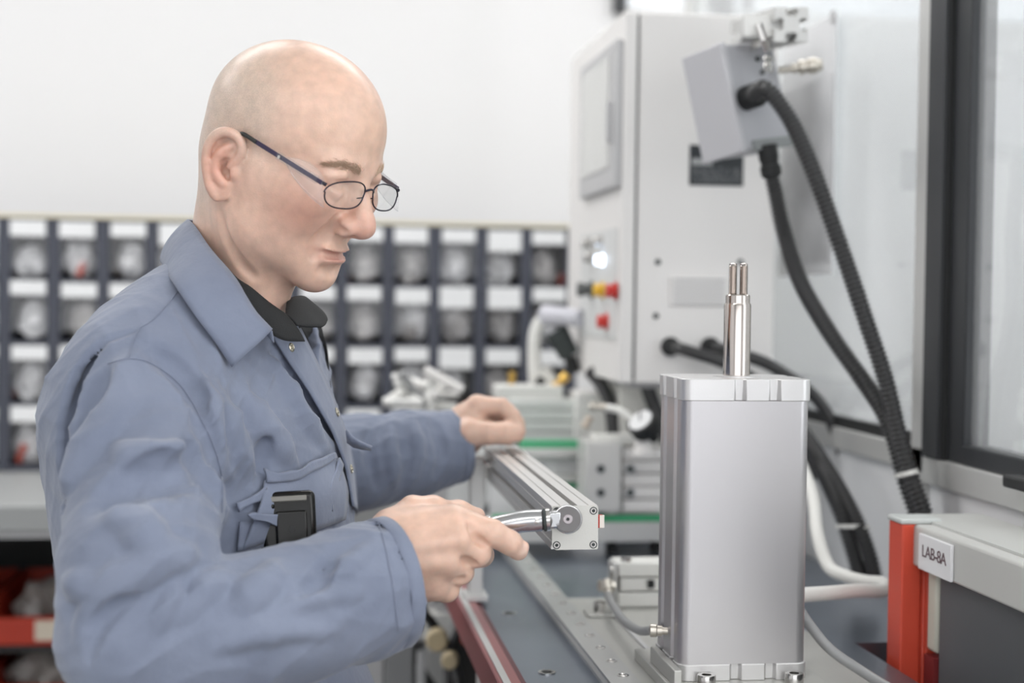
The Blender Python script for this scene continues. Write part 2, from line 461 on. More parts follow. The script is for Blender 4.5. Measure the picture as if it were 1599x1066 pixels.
# ------------------------------------------------------------------ drawer wall and counter
YB = 3.4
c0 = on_y(45, 449, YB)[0]; c11 = on_y(857, 460, YB)[0]; cp = (c11-c0)/11
rowz = [on_y(45, y, YB)[2] for y in (355, 450, 548, 645)]
rp = (rowz[0]-rowz[3])/3
ztop = rowz[0]+rp*0.16; zbot = rowz[3]-rp*0.92
zc = zbot-0.004
cnt = tag(empty('counter', (c0, YB, 0)), 'pale grey counter carrying the drawer cabinet behind the man', 'counter')
ce = on_y(45, 790, 2.86)[2]
MB().box((-2.2, 2.86, zc-0.05), (0.95, YW-0.01, zc)).build('counter_top', mat('counter_grey', rgb(158, 160, 160), 0.45), cnt, bevel=0.004)
MB().box((-2.2, 2.875, zc-0.062), (0.95, 2.9, zc-0.05)).build('front_edge', M_cab_d, cnt)
for x in (-2.15, -0.25, 0.35, 0.9): MB().box((x, 3.0, 0), (x+0.04, 3.04, zc-0.06)).build('leg', M_cab_d, cnt)
MB().box((-2.15, 3.62, 0.0), (0.9, 3.64, zc-0.06)).build('back_panel', M_dark, cnt)
attach(cnt)
dc = tag(empty('drawer_cabinet', (c0, YB, zbot)), 'slate blue wall of small clear fronted parts drawers with white labels', 'cabinet')
K0, K1 = -3, 11
xl = c0+(K0-0.5)*cp; xr = c0+(K1+0.5)*cp+0.008
MB().box((xl, YB+0.17, zbot), (xr, YB+0.18, ztop)).build('back_panel', mat('grey_back_panel', rgb(150, 148, 147), 0.6), dc)
for k in range(K0, K1+2):
    x = c0+(k-0.5)*cp
    MB().box((x-0.013, YB-0.004, zbot), (x+0.013, YB+0.17, ztop)).build('divider', M_slate, dc, bevel=0.003)
for i in range(5):
    z = rowz[0]+rp*0.15-i*rp if i < 4 else zbot+0.006
    MB().box((xl, YB, z-0.009), (xr, YB+0.17, z+0.003)).build('shelf', M_slate, dc)
MB().box((xl, YB-0.006, ztop), (xr, YB+0.18, ztop+0.008)).build('top_board', mat('pale_wood', rgb(222, 214, 190), 0.6), dc)
card = {}
random.seed(4); rng = np.random.RandomState(11)
def lump(seed, sx, sy, sz):
    r = np.random.RandomState(seed); bm = bmesh.new(); bmesh.ops.create_icosphere(bm, subdivisions=3, radius=1)
    w = [(r.randn(3)*2.2, r.rand()*6.28, 0.35/(j*0.35+1)) for j in range(9)]
    for v in bm.verts:
        p = np.array(v.co); d = sum(a*abs(math.sin(p@f+ph)) for f, ph, a in w)
        q = p*(0.35+0.62*d)
        v.co = (q[0]*sx, q[1]*sy, max(q[2]*sz, -sz*0.9))
    me = bpy.data.meshes.new('plastic_bag'); bm.to_mesh(me); bm.free()
    zmin = min(v.co.z for v in me.vertices)
    for v in me.vertices: v.co.z -= zmin
    return me
M_bag = mat('crumpled_clear_bag', rgb(250, 250, 250), 0.45, spec=0.5, vary=0.3, vscale=42)
M_bagred = mat('red_cap_plastic', rgb(168, 84, 72), 0.5)
M_bagdark = mat('dark_grey_component', rgb(110, 104, 100), 0.5)
M_bagg = mat('grey_filled_bag', rgb(206, 203, 200), 0.35, spec=0.8, vary=0.4, vscale=42)
bags = [lump(s, 0.040+0.008*(s % 2), 0.042, 0.046+0.012*(s % 3)) for s in range(10)]
for i_, b in enumerate(bags): b.materials.append(M_bagg if i_ % 3 == 2 else M_bag)
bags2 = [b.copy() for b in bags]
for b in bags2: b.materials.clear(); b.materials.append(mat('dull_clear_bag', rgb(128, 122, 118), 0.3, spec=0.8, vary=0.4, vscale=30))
redm = MB().cyl((0, 0, 0), (0, 0, 0.04), 0.010, n=10).mesh('red_cap', M_bagred)
darkm = MB().box((-0.02, -0.02, 0), (0.02, 0.02, 0.03)).mesh('dark_part', M_bagdark)
ORD = ['top', 'second', 'third', 'bottom']
NTH = ['first', 'second', 'third', 'fourth', 'fifth', 'sixth', 'seventh', 'eighth', 'ninth', 'tenth', 'eleventh', 'twelfth', 'thirteenth']
front_me = MB().box((-cp/2+0.014, 0, -rp*0.80), (cp/2-0.014, 0.003, -rp*0.02)).mesh('drawer_front', M_smoke, 0)
lip_me = MB().box((-cp/2+0.014, -0.004, -rp*0.235), (cp/2-0.014, 0.002, -rp*0.165)).mesh('pull_lip', mat('grey_blue_plastic', rgb(120, 122, 130), 0.5), 0)
cards = [MB().box((-cp*0.36, -0.008, -h), (cp*0.36, -0.006, 0.0)).mesh('label_card', M_card, 0) for h in (0.030, 0.034, 0.047)]
def lines_mat():
    m = bpy.data.materials.new('printed_lines'); return m
for i in range(4):
    for k in range(K0, K1+1):
        x = c0+k*cp; z = rowz[i]+rp*0.115
        fr = new_obj('drawer', front_me, dc); fr.location = (x, YB+0.004, z)
        lp = new_obj('pull_lip', lip_me, fr)
        j = rng.choice([0, 0, 1, 1, 2])
        cd = new_obj('label_card', cards[j], fr); cd.location = (rng.uniform(-.003, .003), 0, rng.uniform(-.004, .002))
        if k < -1 : continue
        zb = rowz[i]+rp*0.15-rp+0.004 if i < 3 else zbot+0.01
        n = 2 if rng.rand() < 0.45 else 1
        for t in range(n):
            o = new_obj('plastic_bag', bags[rng.randint(10)])
            o.location = (x+rng.uniform(-.012, .012), YB+0.050+0.072*t, zb); o.rotation_euler = (rng.uniform(-.25, .25), rng.uniform(-.45, .45), rng.uniform(0, 6.28))
            s = rng.uniform(0.8, 1.0); zs_ = s*rng.uniform(0.9, 1.2); mx_ = max(abs(c) for q in o.data.vertices for c in (q.co.x, q.co.y)); hx_ = max(q.co.z for q in o.data.vertices)
            kx = min(s, 0.040/mx_); o.scale = (kx, kx, min(zs_, 0.088/hx_)); o.rotation_euler = (0, 0, o.rotation_euler.z)
            where = 'front' if t == 0 else 'rear'
            side = f'{NTH[k]} column from left picture edge' if k >= 0 else 'column cut by left picture edge'
            tag(o, f'{where} plastic bag in {ORD[i]} row drawer, {side}', 'bag', 'plastic bags of parts in the clear drawers')
            if t == 0 and rng.rand() < 0.55:
                c = new_obj('red_cap', redm, o); c.location = (rng.uniform(-.02, .02), -0.052, 0.008); c.rotation_euler = (rng.uniform(-.3, .3), rng.uniform(-.8, .8), 0)
            elif t == 0 and rng.rand() < 0.4:
                c = new_obj('dark_part', darkm, o); c.location = (rng.uniform(-.012, .012), -0.03, 0.01)
attach(dc)
# red storage bins below the counter
M_redin = M_redbin
def red_bin(x0, x1, z0, z1, ztxt):
    r = empty('storage_bin', ((x0+x1)/2, 3.02, z0)); t = 0.006; y0, y1 = 3.02, 3.40
    MB().box((x0, y0, z0), (x1, y1, z0+t)).build('base', M_redbin, r)
    MB().box((x0, y1-t, z0), (x1, y1, z1)).build('back_wall', M_redbin, r)
    MB().box((x0, y0, z0), (x0+t, y1, z1)).build('side_wall', M_redbin, r)
    MB().box((x1-t, y0, z0), (x1, y1, z1)).build('side_wall', M_redbin, r)
    MB().box((x0, y0-0.006, z0-0.004), (x1, y0+t, z0+0.05)).build('front_lip', M_redbin, r, bevel=0.003)
    return r
zr1 = on_y(60, 1003, 3.02)[2]; zr2 = on_y(60, 1088, 3.02)[2]; ztb = on_y(60, 893, 3.3)[2]
lx = on_y(75, 980, 3.0)[0]
for row, zz in enumerate((zr1, zr1-(zr1-zr2)*1.25)):
    for j in range(-1, 2):
        xa = lx-0.11+j*0.235
        b = red_bin(xa, xa+0.225, zz, zz+0.078, '')
        side = ('left of', 'level with', 'right of')[j+1]
        attach(tag(b, f'red open storage bin on the {("upper","lower")[row]} shelf, {("furthest left","nearest the elbow","behind the man")[j+1]}', 'bin', 'red storage bins under the counter'))
        c = MB().box((lx-0.026+j*0.235, 3.01, zz+0.006), (lx+0.026+j*0.235, 3.0138, zz+0.044)).build('label_card', mat('cream_card', rgb(216, 204, 186), 0.6), b); c.matrix_parent_inverse = Matrix.Translation(-b.location)
        g = new_obj('plastic_bag', bags2[(j+row*3) % 6]); g.location = (xa+0.11, 3.12, zz+0.007); g.scale = (2.0, 1.4, 1.15)
        tag(g, f'clear plastic bag in the {("upper","lower")[row]} red bin {("furthest left","nearest the elbow","behind the man")[j+1]}', 'bag', 'plastic bags in the red bins')
sh = tag(empty('bin_rack', (lx, 3.2, 0)), 'dark steel rack holding the red storage bins under the counter', 'rack')
for zz in (zr1-0.006, zr1-(zr1-zr2)*1.25-0.006): MB().box((lx-0.5, 3.02, zz-0.012), (lx+0.5, 3.42, zz)).build('shelf', M_dark, sh)
for xx in (lx-0.5, lx+0.49):
    for yy in (3.04, 3.39): MB().box((xx, yy, 0), (xx+0.02, yy+0.02, zr1)).build('post', M_dark, sh)
attach(sh)
# ------------------------------------------------------------------ machine table
Xe0, Xe1 = 0.199, 0.2235
tb = tag(empty('machine_table', (0.5, 1.9, 0)), 'long machine table with blue black steel top and maroon edge', 'machine table')
MB().prism([(Xe1, 0.75), (0.648, 0.75), (0.648, 1.745), (XG-0.012, 1.745), (XG-0.012, 2.84), (Xe1, 2.84)], (0, 0, BZ-0.03), (1, 0, 0), (0, 1, 0), (0, 0, 0.03)).build('table_top', M_blue_plate, tb)
MB().box((Xe0, 0.75, BZ-0.035), (Xe1, 2.84, BZ+0.006)).build('edge_profile', M_maroon, tb, bevel=0.002)
MB().box((Xe0+0.0048, 0.75, BZ+0.0055), (Xe0+0.0125, 2.84, BZ+0.0075)).build('edge_strip', M_alu_l, tb)
MB().box((Xe1-0.0005, 0.75, BZ), (Xe1+0.006, 2.84, BZ+0.003)).build('inner_lip', mat('dark_maroon', rgb(108, 56, 62), 0.4, 0.3), tb)
for x in (Xe0+0.02, XG-0.08):
    for y in ((0.8, 1.9, 2.78) if x < .5 else (1.86, 2.78)): MB().box((x, y, 0), (x+0.05, y+0.05, BZ-0.035)).build('leg', M_alu_l, tb, bevel=0.003)
MB().box((XG-0.05, 1.82, 0.1), (XG-0.04, 2.84, BZ-0.03)).build('back_panel', M_dark, tb)
MB().box((Xe0+0.02, 0.75, 0.55), (0.63, 2.84, 0.57)).build('lower_shelf', M_dark, tb)
for px, py in ((795, 958), (854, 1050)):
    q = on_z(px, py, BZ)
    MB().lathe((q[0], q[1], BZ-0.004), (0, 0, 1), [(0.0095, 0), (0.0095, 0.0052), (0.007, 0.0052), (0.0065, 0.001)], 24).build('screw', M_steel, tb)
    MB().cyl((q[0], q[1], BZ), (q[0], q[1], BZ+0.0015), 0.005, n=6).build('socket', M_dark, tb)
attach(tb)
# linear rail
XR0, XR1 = 0.309, 0.340
rl = tag(empty('linear_rail', (0.32, 1.9, BZ)), 'ground steel linear guide rail with a row of countersunk screws', 'rail')
hr = 0.014
poly = [(0, 0), (XR1-XR0, 0), (XR1-XR0, 0.004), (XR1-XR0-0.003, 0.007), (XR1-XR0-0.003, 0.010), (XR1-XR0, hr), (0, hr), (0.003, 0.010), (0.003, 0.007), (0, 0.004)]
MB().prism([(a, b) for a, b in poly], (XR0, 2.75, BZ), (1, 0, 0), (0, 0, 1), (0, -2.0, 0)).build('rail_body', M_rail, rl)
sm = MB().lathe((0, 0, 0), (0, 0, 1), [(0.0062, 0), (0.0062, 0.0006), (0.005, 0.001), (0.0045, 0.0001)], 20).mesh('screw', M_steel)
for i in range(22):
    o = new_obj('screw', sm, rl); o.location = (XR0+0.019, 1.30+i*0.0635, BZ+hr)
attach(rl)
# light plate beside the rail and base of the actuator
pl = tag(empty('machined_plate', (0.46, 1.6, BZ)), 'light machined plate lying beside the linear rail', 'plate')
q1 = on_z(930, 962, BZ+0.008)
MB().box((XR1+0.004, 0.95, BZ+0.0005), (0.60, 2.0, BZ+0.008)).build('plate_body', M_ltplate, pl, bevel=0.001)
q = on_z(937, 955, BZ+0.012)
MB().box((q[0]-0.018, q[1]-0.018, BZ+0.008), (q[0]+0.026, q[1]+0.018, BZ+0.012)).build('washer_plate', M_ltplate, pl, bevel=0.001)
MB().lathe((q[0]-0.001, q[1], BZ+0.012), (0, 0, 1), [(0.0075, 0), (0.0075, 0.012), (0.0068, 0.013), (0.0045, 0.013), (0.0042, 0.008)], 24).build('cap_screw', M_steel, pl)
q = on_z(996, 1000, BZ+0.008)
MB().box((q[0]-0.002, 1.35, BZ+0.0082), (q[0]+0.003, 1.88, BZ+0.0105)).build('groove_strip', M_cab_d, pl)
attach(pl)

# ------------------------------------------------------------------ big square actuator
YA = 1.5
ax0 = on_y(1063, 900, YA)[0]; ax1 = on_y(1262, 900, YA)[0]; aw = ax1-ax0; ad = 0.108
acx = (ax0+ax1)/2; acy = YA+ad/2
za_top = on_y(1160, 592, YA)[2]; za_cap = on_y(1160, 626, YA)[2]; za_b0 = on_y(1160, 1036, YA)[2]; za_bot = BZ+0.020
act = tag(empty('pneumatic_actuator', (acx, acy, BZ)), 'big square silver actuator standing upright with twin threaded studs', 'actuator')
def aprof(w, d, r, notch):
    """rounded rectangle with two shallow grooves per short side and a pair of scallops on the long sides"""
    pts = []
    def arc(cx, cy, a0):
        for t in range(7):
            a = math.radians(a0+15*t); pts.append((cx+r*math.cos(a), cy+r*math.sin(a)))
    hw, hd = w/2, d/2
    arc(hw-r, -hd+r, -90)
    if notch:
        for s in (-1, 1): pts.extend([(hw, s*hd*.42-0.007), (hw-notch, s*hd*.42-0.004), (hw-notch, s*hd*.42+0.004), (hw, s*hd*.42+0.007)])
    arc(hw-r, hd-r, 0); arc(-hw+r, hd-r, 90)
    if notch:
        for s in (1, -1): pts.extend([(-hw, s*hd*.42+0.007), (-hw+notch, s*hd*.42+0.004), (-hw+notch, s*hd*.42-0.004), (-hw, s*hd*.42-0.007)])
    arc(-hw+r, -hd+r, 180)
    return pts
def acap(w, d, r):
    pts = aprof(w, d, r, 0.005)
    i = len(pts)
    hd = d/2   # scallops in the front edge
    pts += [(-0.014, -hd), (-0.012, -hd+0.006), (-0.004, -hd+0.006), (-0.002, -hd), (0.022, -hd), (0.024, -hd+0.006), (0.032, -hd+0.006), (0.034, -hd)]
    return pts
M_act = mat('satin_anodised_body', rgb(196, 194, 196), 0.34, 0.8, bump=0.015, bscale=300, aniso=(1, 1, 0.02))
M_actcap = mat('machined_end_cap', rgb(214, 213, 213), 0.36, 0.7, bump=0.03, bscale=500)
MB().prism(aprof(aw, ad, 0.012, 0.004), (acx, acy, za_b0), (1, 0, 0), (0, 1, 0), (0, 0, za_cap-za_b0)).build('barrel', M_act, act, smooth=20)
MB().prism(acap(aw+0.003, ad+0.003, 0.012), (acx, acy, za_cap), (1, 0, 0), (0, 1, 0), (0, 0, za_top-za_cap)).build('upper_end_cap', M_actcap, act, smooth=20, bevel=0.0008)
MB().prism(acap(aw+0.003, ad+0.003, 0.012), (acx, acy, za_bot), (1, 0, 0), (0, 1, 0), (0, 0, za_b0-za_bot)).build('lower_end_cap', M_actcap, act, smooth=20, bevel=0.0008)
MB().box((acx-aw/2-0.014, YA-0.03, BZ+0.008), (acx+aw/2+0.018, YA+ad+0.04, za_bot)).build('base_plate', M_ltplate, act, bevel=0.001)
MB().box((acx-aw/2-0.010, YA-0.02, za_bot), (acx-aw/2-0.002, YA+ad-0.02, za_bot+0.016)).build('side_bracket', M_ltplate, act, bevel=0.001)
for px in (1103, 1240):
    q = on_y(px, 1062, YA-0.012)
    MB().lathe((q[0], YA-0.012, za_bot), (0, 0, 1), [(0.0095, 0), (0.0095, 0.008), (0.009, 0.0095), (0.005, 0.0095), (0.0048, 0.004)], 24).build('cap_screw', M_steel, act)
rx = on_y(1150, 580, acy)[0]
zr = lambda y: on_y(1150, y, acy)[2]
MB().lathe((rx, acy, za_top), (0, 0, 1), [(0.0245, 0), (0.0245, 0.0012), (0.0142, 0.0016)], 40).build('rod_seal', M_actcap, act)
MB().lathe((rx, acy, za_top-0.002), (0, 0, 1), [(0.0140, 0), (0.0140, zr(474)-za_top), (0.0134, zr(472)-za_top+0.001)], 48).build('piston_rod', M_chrome, act)
zc0 = zr(473)-0.001; zc1 = zr(460)
MB().lathe((rx, acy, zc0), (0, 0, 1), [(0.0126, 0), (0.0126, zc1-zc0-0.001), (0.0118, zc1-zc0)], 40).build('rod_collar', M_chrome, act)
zt = zr(410)
for s in (-1, 1):
    prof = [(0.0037, 0)]; z = 0.002; L = zt-zc1
    while z < L-0.002:
        prof += [(0.0046, z), (0.0039, z+0.0007)]; z += 0.0014
    prof += [(0.0042, L-0.001), (0.003, L)]
    MB().lathe((rx+0.0002+s*0.0052, acy-0.002*s, zc1-0.0005), (0, 0, 1), prof, 20).build('threaded_stud', M_chrome, act, smooth=50)
attach(act)
# ------------------------------------------------------------------ compact cylinder with fitting behind the actuator
YY = 1.93
cx0 = on_y(966, 910, YY)[0]; zc_ = BZ+0.0085; zct = on_y(990, 878, YY)[2]; cx1 = on_y(1045, 910, YY)[0]
cc = tag(empty('compact_cylinder', (cx0+0.03, YY+0.02, BZ)), 'small block cylinder tucked behind the big actuator', 'cylinder')
h3 = (zct-zc_)/3
for i in range(3):
    MB().box((cx0+0.003*(i == 1), YY+0.003*(i == 1), zc_+i*h3+(0.0008 if i else 0)), (cx1, YY+0.05, zc_+(i+1)*h3-0.0008)).build('body_block', M_white_pl, cc, bevel=0.002)
MB().box((cx0-0.005, YY+0.004, zc_+0.004), (cx0, YY+0.046, zct-0.002)).build('end_cover', M_alu_l, cc, bevel=0.002)
MB().cyl((cx0-0.009, YY+0.012, zct-0.014), (cx0-0.004, YY+0.012, zct-0.014), 0.007, n=20).build('end_screw', M_steel, cc)
MB().lathe((cx0+0.012, YY+0.012, zct), (0, 0, 1), [(0.007, -0.001), (0.007, 0.004), (0.004, 0.004), (0.0035, 0.001)], 20).build('screw', M_steel, cc)
MB().box((cx1-0.028, YY-0.002, zc_+1.3*h3), (cx1-0.020, YY+0.004, zc_+1.8*h3)).build('sensor', M_gasket, cc)
attach(cc)
f1 = on_y(951, 916, YY)
ft = tag(empty('hose_fitting', f1), 'nickel elbow fitting at the left end of the small block cylinder', 'fitting')
MB().lathe(np.array([cx0-0.004, f1[1]+0.01, f1[2]]), (-1, -0.3, 0.05), [(0.006, 0), (0.0078, 0.001), (0.0078, 0.008), (0.006, 0.009), (0.006, 0.013), (0.008, 0.0135), (0.008, 0.021), (0.005, 0.022)], 6).build('nut', M_brass, ft, smooth=20)
MB().lathe(f1+np.array([-0.004, -0.002, 0.004]), (0.2, -0.4, -1), [(0.007, -0.006), (0.0078, 0), (0.0078, 0.006), (0.006, 0.007), (0.006, 0.012)], 16).build('elbow_end', M_brass, ft)
attach(ft)
f2 = on_y(1019, 984, 1.56)
hp = catmull([f1+np.array([-0.003, -0.006, -0.008]), P(957, 944, 1.86), P(974, 968, 1.78), P(998, 984, 1.68), f2], 8)
h = tag(MB().tube(hp, 0.0048, 14).build('grey_air_hose', M_grey_tube), 'short grey air hose curving from the small cylinder to the actuator', 'hose')
ff = tag(empty('hose_connector', f2), 'nickel screw connector on the left flank of the actuator', 'fitting')
MB().lathe(f2, (1, -0.25, 0), [(0.005, -0.003), (0.0068, -0.002), (0.0068, 0.004), (0.0055, 0.005), (0.0055, 0.010)], 20).build('nut', M_brass, ff)
MB().cyl(f2+np.array([0.008, -0.002, 0]), (ax0+0.004, f2[1]-0.006, f2[2]), 0.004, n=14).build('stem', M_brass, ff)
attach(ff)

# ------------------------------------------------------------------ cables and hoses
def corrugated(name, pts, r, label, group=None, cat='cable'):
    p = resample(catmull(pts, 10), 0.0016)
    rad = r*(1+0.13*np.sign(np.sin(np.arange(len(p))*2*math.pi/4+0.4)))
    return tag(MB().tube(p, rad, 12).build(name, M_hose_b, smooth=60), label, cat, group)
def plainhose(name, pts, r, m, label, cat='hose'):
    return tag(MB().tube(resample(catmull(pts, 10), 0.005), r, 14).build(name, m), label, cat)
G = 'black corrugated cable conduits beside the glazed enclosure'
corrugated('corrugated_conduit', [P(1178, 148, 2.07), P(1190, 138, 2.04), P(1208, 150, 2.03), P(1240, 198, 2.02), P(1275, 280, 2.0), P(1318, 400, 1.98), P(1352, 500, 1.96), P(1382, 590, 1.95), P(1404, 680, 1.94), P(1424, 750, 1.93), P(1447, 815, 1.92), P(1458, 870, 1.92), P(1462, 925, 1.91)], 0.0105, 'black corrugated conduit looping out of the grey box front', G)
corrugated('corrugated_conduit', [P(1204, 268, 2.12), P(1211, 300, 2.12), P(1224, 360, 2.11), P(1250, 440, 2.08), P(1296, 520, 2.04), P(1345, 590, 2.01), P(1378, 640, 1.985), P(1398, 690, 1.97), P(1414, 750, 1.955), P(1436, 815, 1.945), P(1446, 870, 1.94), P(1448, 925, 1.94)], 0.0105, 'black corrugated conduit dropping from the underside of the grey box', G)
corrugated('corrugated_conduit', [P(1225, 640, 2.3), P(1262, 690, 2.2), P(1290, 745, 2.13), P(1313, 800, 2.1), P(1332, 860, 2.09), P(1345, 905, 2.09)], 0.0105, 'black corrugated conduit behind the actuator, left one of the lower pair', G)
corrugated('corrugated_conduit', [P(1218, 625, 2.28), P(1270, 700, 2.17), P(1308, 760, 2.12), P(1338, 815, 2.09), P(1357, 865, 2.08), P(1366, 905, 2.08)], 0.0105, 'black corrugated conduit behind the actuator, right one of the lower pair', G)
def tie(name, c1, c2, dirv, lab):
    c = (c1+c2)/2; d = nrm(dirv); a = (c2-c1)/2; L = np.linalg.norm(a); u = a/L; w = np.cross(d, u)
    th = np.linspace(0, 2*math.pi, 33)
    pts = [c+u*math.cos(t)*(L+0.0135)+w*math.sin(t)*0.0135 for t in th]
    mb = MB()
    n = len(pts)-1
    vs = []; 
    for t in th[:-1]:
        for rr, hh in ((0.0, -0.003), (0.0012, -0.003), (0.0012, 0.003), (0.0, 0.003)):
            vs.append(c+u*math.cos(t)*(L+0.0128+rr)+w*math.sin(t)*(0.0128+rr)+d*hh)
    fs = [(4*i+j, 4*((i+1) % n)+j, 4*((i+1) % n)+(j+1) % 4, 4*i+(j+1) % 4) for i in range(n) for j in range(4)]
    return tag(mb.add(vs, fs).build(name, M_white_pl), lab, 'cable tie', 'white cable ties around the conduits')
tie('cable_tie', P(1420, 738, 1.932), P(1411, 740, 1.957), P(1424, 750, 1.93)-P(1404, 680, 1.94), 'white cable tie binding the two tall conduits near the red post')
tie('cable_tie', P(1319, 822, 2.095), P(1342, 822, 2.09), P(1357, 865, 2.08)-P(1338, 815, 2.09), 'white cable tie binding the lower pair of conduits')
plainhose('white_hose', [P(1240, 700, 2.15), P(1268, 770, 2.06), P(1277, 835, 1.99), P(1294, 884, 1.95), P(1322, 900, 1.92), P(1352, 908, 1.90), P(1376, 910, 1.88), P(1383, 917, 1.86), P(1374, 923, 1.84), P(1340, 922, 1.80), P(1290, 926, 1.75), P(1225, 930, 1.70)], 0.0085, M_white_pl, 'white flexible hose bent in a loop behind the actuator')
plainhose('grey_air_hose', [P(1235, 930, 1.62), P(1262, 972, 1.62), P(1295, 1012, 1.61), P(1340, 1044, 1.60), P(1400, 1080, 1.555), P(1450, 1100, 1.53)], 0.0055, M_grey_tube, 'grey air hose running right from the foot of the actuator')
# ------------------------------------------------------------------ control cabinet
YC0 = 2.35
X0 = on_y(993, 300, YC0)[0]; X1 = on_y(1212, 300, YC0)[0]
YC1 = YC0+0.49
zt_ = on_y(1000, 18, YC0)[2]; zb_ = on_y(988, 598, YC0)[2]
XD = X0-0.022
cb = tag(empty('control_cabinet', ((X0+X1)/2, YC0+0.2, zb_)), 'light grey control cabinet with touch screen door and vent', 'cabinet')
MB().box((X0+0.003, YC0, zb_), (X1, YC1, zt_)).build('housing', M_cab, cb, bevel=0.003)
MB().box((X0-0.001, YC0+0.004, zb_+0.004), (X0+0.0035, YC1-0.004, zt_-0.004)).build('door_gasket', M_dkslot, cb)
dr = MB().box((XD, YC0-0.002, zb_), (X0-0.001, YC1, zt_)).build('door', M_cab, cb, bevel=0.003)
# touch screen on the door
def dquad(p, x): return on_x(p[0], p[1], x)
tl, br = dquad((917, 100), XD), dquad((971, 292), XD)
ya, yb = br[1], tl[1]; z1 = dquad((971, 62), XD)[2]; z0 = dquad((971, 292), XD)[2]
MB().box((XD-0.012, ya, z0), (XD+0.001, yb, z1)).build('screen_bezel', M_cab_d, dr, bevel=0.004)
MB().box((XD-0.014, ya+0.05, z0+0.035), (XD-0.011, yb-0.03, z1-0.02)).build('screen', mat('pale_touch_screen', rgb(214, 215, 212), 0.25), dr)
MB().box((XD-0.022, ya+0.020, z0+0.07), (XD-0.011, ya+0.028, z0+0.135)).build('handle', M_cab_d, dr, bevel=0.002)
pz = [dquad((965, 355), XD)[2], dquad((965, 480), XD)[2]]
MB().box((XD-0.003, dquad((965, 400), XD)[1], pz[1]-0.05), (XD+0.001, dquad((910, 400), XD)[1], pz[0])).build('operator_panel', mat('pale_operator_panel', rgb(222, 223, 222), 0.5), dr)
def knob(nm, px, py, r, l, m, ring=M_cab_d):
    c = dquad((px, py), XD-0.003)
    MB().lathe(c, (-1, 0, 0), [(r*1.25, 0), (r*1.25, 0.004), (r*0.8, 0.005), (r*0.8, l*0.6), (r, l*0.6), (r, l-0.002), (r*0.85, l)], 24).build(nm, m, dr)
knob('push_button', 922, 380, 0.009, 0.014, M_steel); knob('push_button', 940, 378, 0.009, 0.014, M_steel)
knob('push_button', 925, 402, 0.009, 0.014, M_steel); knob('lit_button', 942, 406, 0.008, 0.014, M_btnlit)
knob('yellow_button', 942, 453, 0.011, 0.016, M_yellow); knob('red_button', 962, 454, 0.011, 0.016, M_redbtn)
knob('black_knob', 925, 452, 0.012, 0.026, mat('grey_black_plastic', rgb(96, 98, 98), 0.5)); knob('red_button', 948, 502, 0.011, 0.016, M_redbtn)
knob('green_button', 952, 453, 0.005, 0.008, M_green)
# vent, screws and rating plate on the flank
vz = [on_y(1080, y, YC0)[2] for y in (432, 477)]; vx = [on_y(x, 450, YC0)[0] for x in (1046, 1135)]
MB().box((vx[0], YC0-0.004, vz[1]), (vx[1], YC0+0.001, vz[0])).build('vent_frame', M_cab, cb, bevel=0.001)
for i in range(5):
    z = vz[1]+(i+0.5)*(vz[0]-vz[1])/5
    MB().box((vx[0]+0.005, YC0-0.006, z-0.002), (vx[1]-0.005, YC0-0.003, z+0.0015)).build('vent_slat', M_cab_d, cb)
for px, py in ((1027, 409), (1024, 493), (1156, 409)):
    q = on_y(px, py, YC0); MB().cyl(q, q+np.array([0, -0.003, 0]), 0.0045, n=14).build('screw', M_dkslot, cb)
a, b = on_y(1077, 226, YC0), on_y(1160, 291, YC0)
rpm = bpy.data.materials.new('rating_plate_print'); rpm.use_nodes = True
nt = rpm.node_tree; bs = nt.nodes['Principled BSDF']; bs.inputs['Roughness'].default_value = 0.5
tc = nt.nodes.new('ShaderNodeTexCoord'); mp = nt.nodes.new('ShaderNodeMapping'); mp.inputs['Scale'].default_value = (900, 1, 190)
nz = nt.nodes.new('ShaderNodeTexNoise'); nz.inputs['Scale'].default_value = 1.0; nz.inputs['Detail'].default_value = 1
cr = nt.nodes.new('ShaderNodeValToRGB'); cr.color_ramp.elements[0].position = 0.5; cr.color_ramp.elements[0].color = (*rgb(48, 52, 56), 1)
cr.color_ramp.elements[1].position = 0.62; cr.color_ramp.elements[1].color = (*rgb(122, 124, 126), 1)
nt.links.new(tc.outputs['Object'], mp.inputs[0]); nt.links.new(mp.outputs[0], nz.inputs['Vector']); nt.links.new(nz.outputs['Fac'], cr.inputs[0]); nt.links.new(cr.outputs[0], bs.inputs['Base Color'])
MB().box((a[0], YC0-0.0015, b[2]), (b[0], YC0-0.0002, a[2])).build('rating_plate', mat('plate_black', rgb(50, 54, 58), 0.5), cb)
hh = a[2]-b[2]
MB().box((a[0]+0.003, YC0-0.002, a[2]-hh*0.50), (a[0]+0.036, YC0-0.0012, a[2]-hh*0.33)).build('plate_field', mat('plate_white_field', rgb(170, 172, 172), 0.5), cb)
MB().box((a[0]+0.004, YC0-0.002, b[2]+0.004), (b[0]-0.004, YC0-0.0012, b[2]+hh*0.45)).build('plate_text', rpm, cb)
attach(cb)
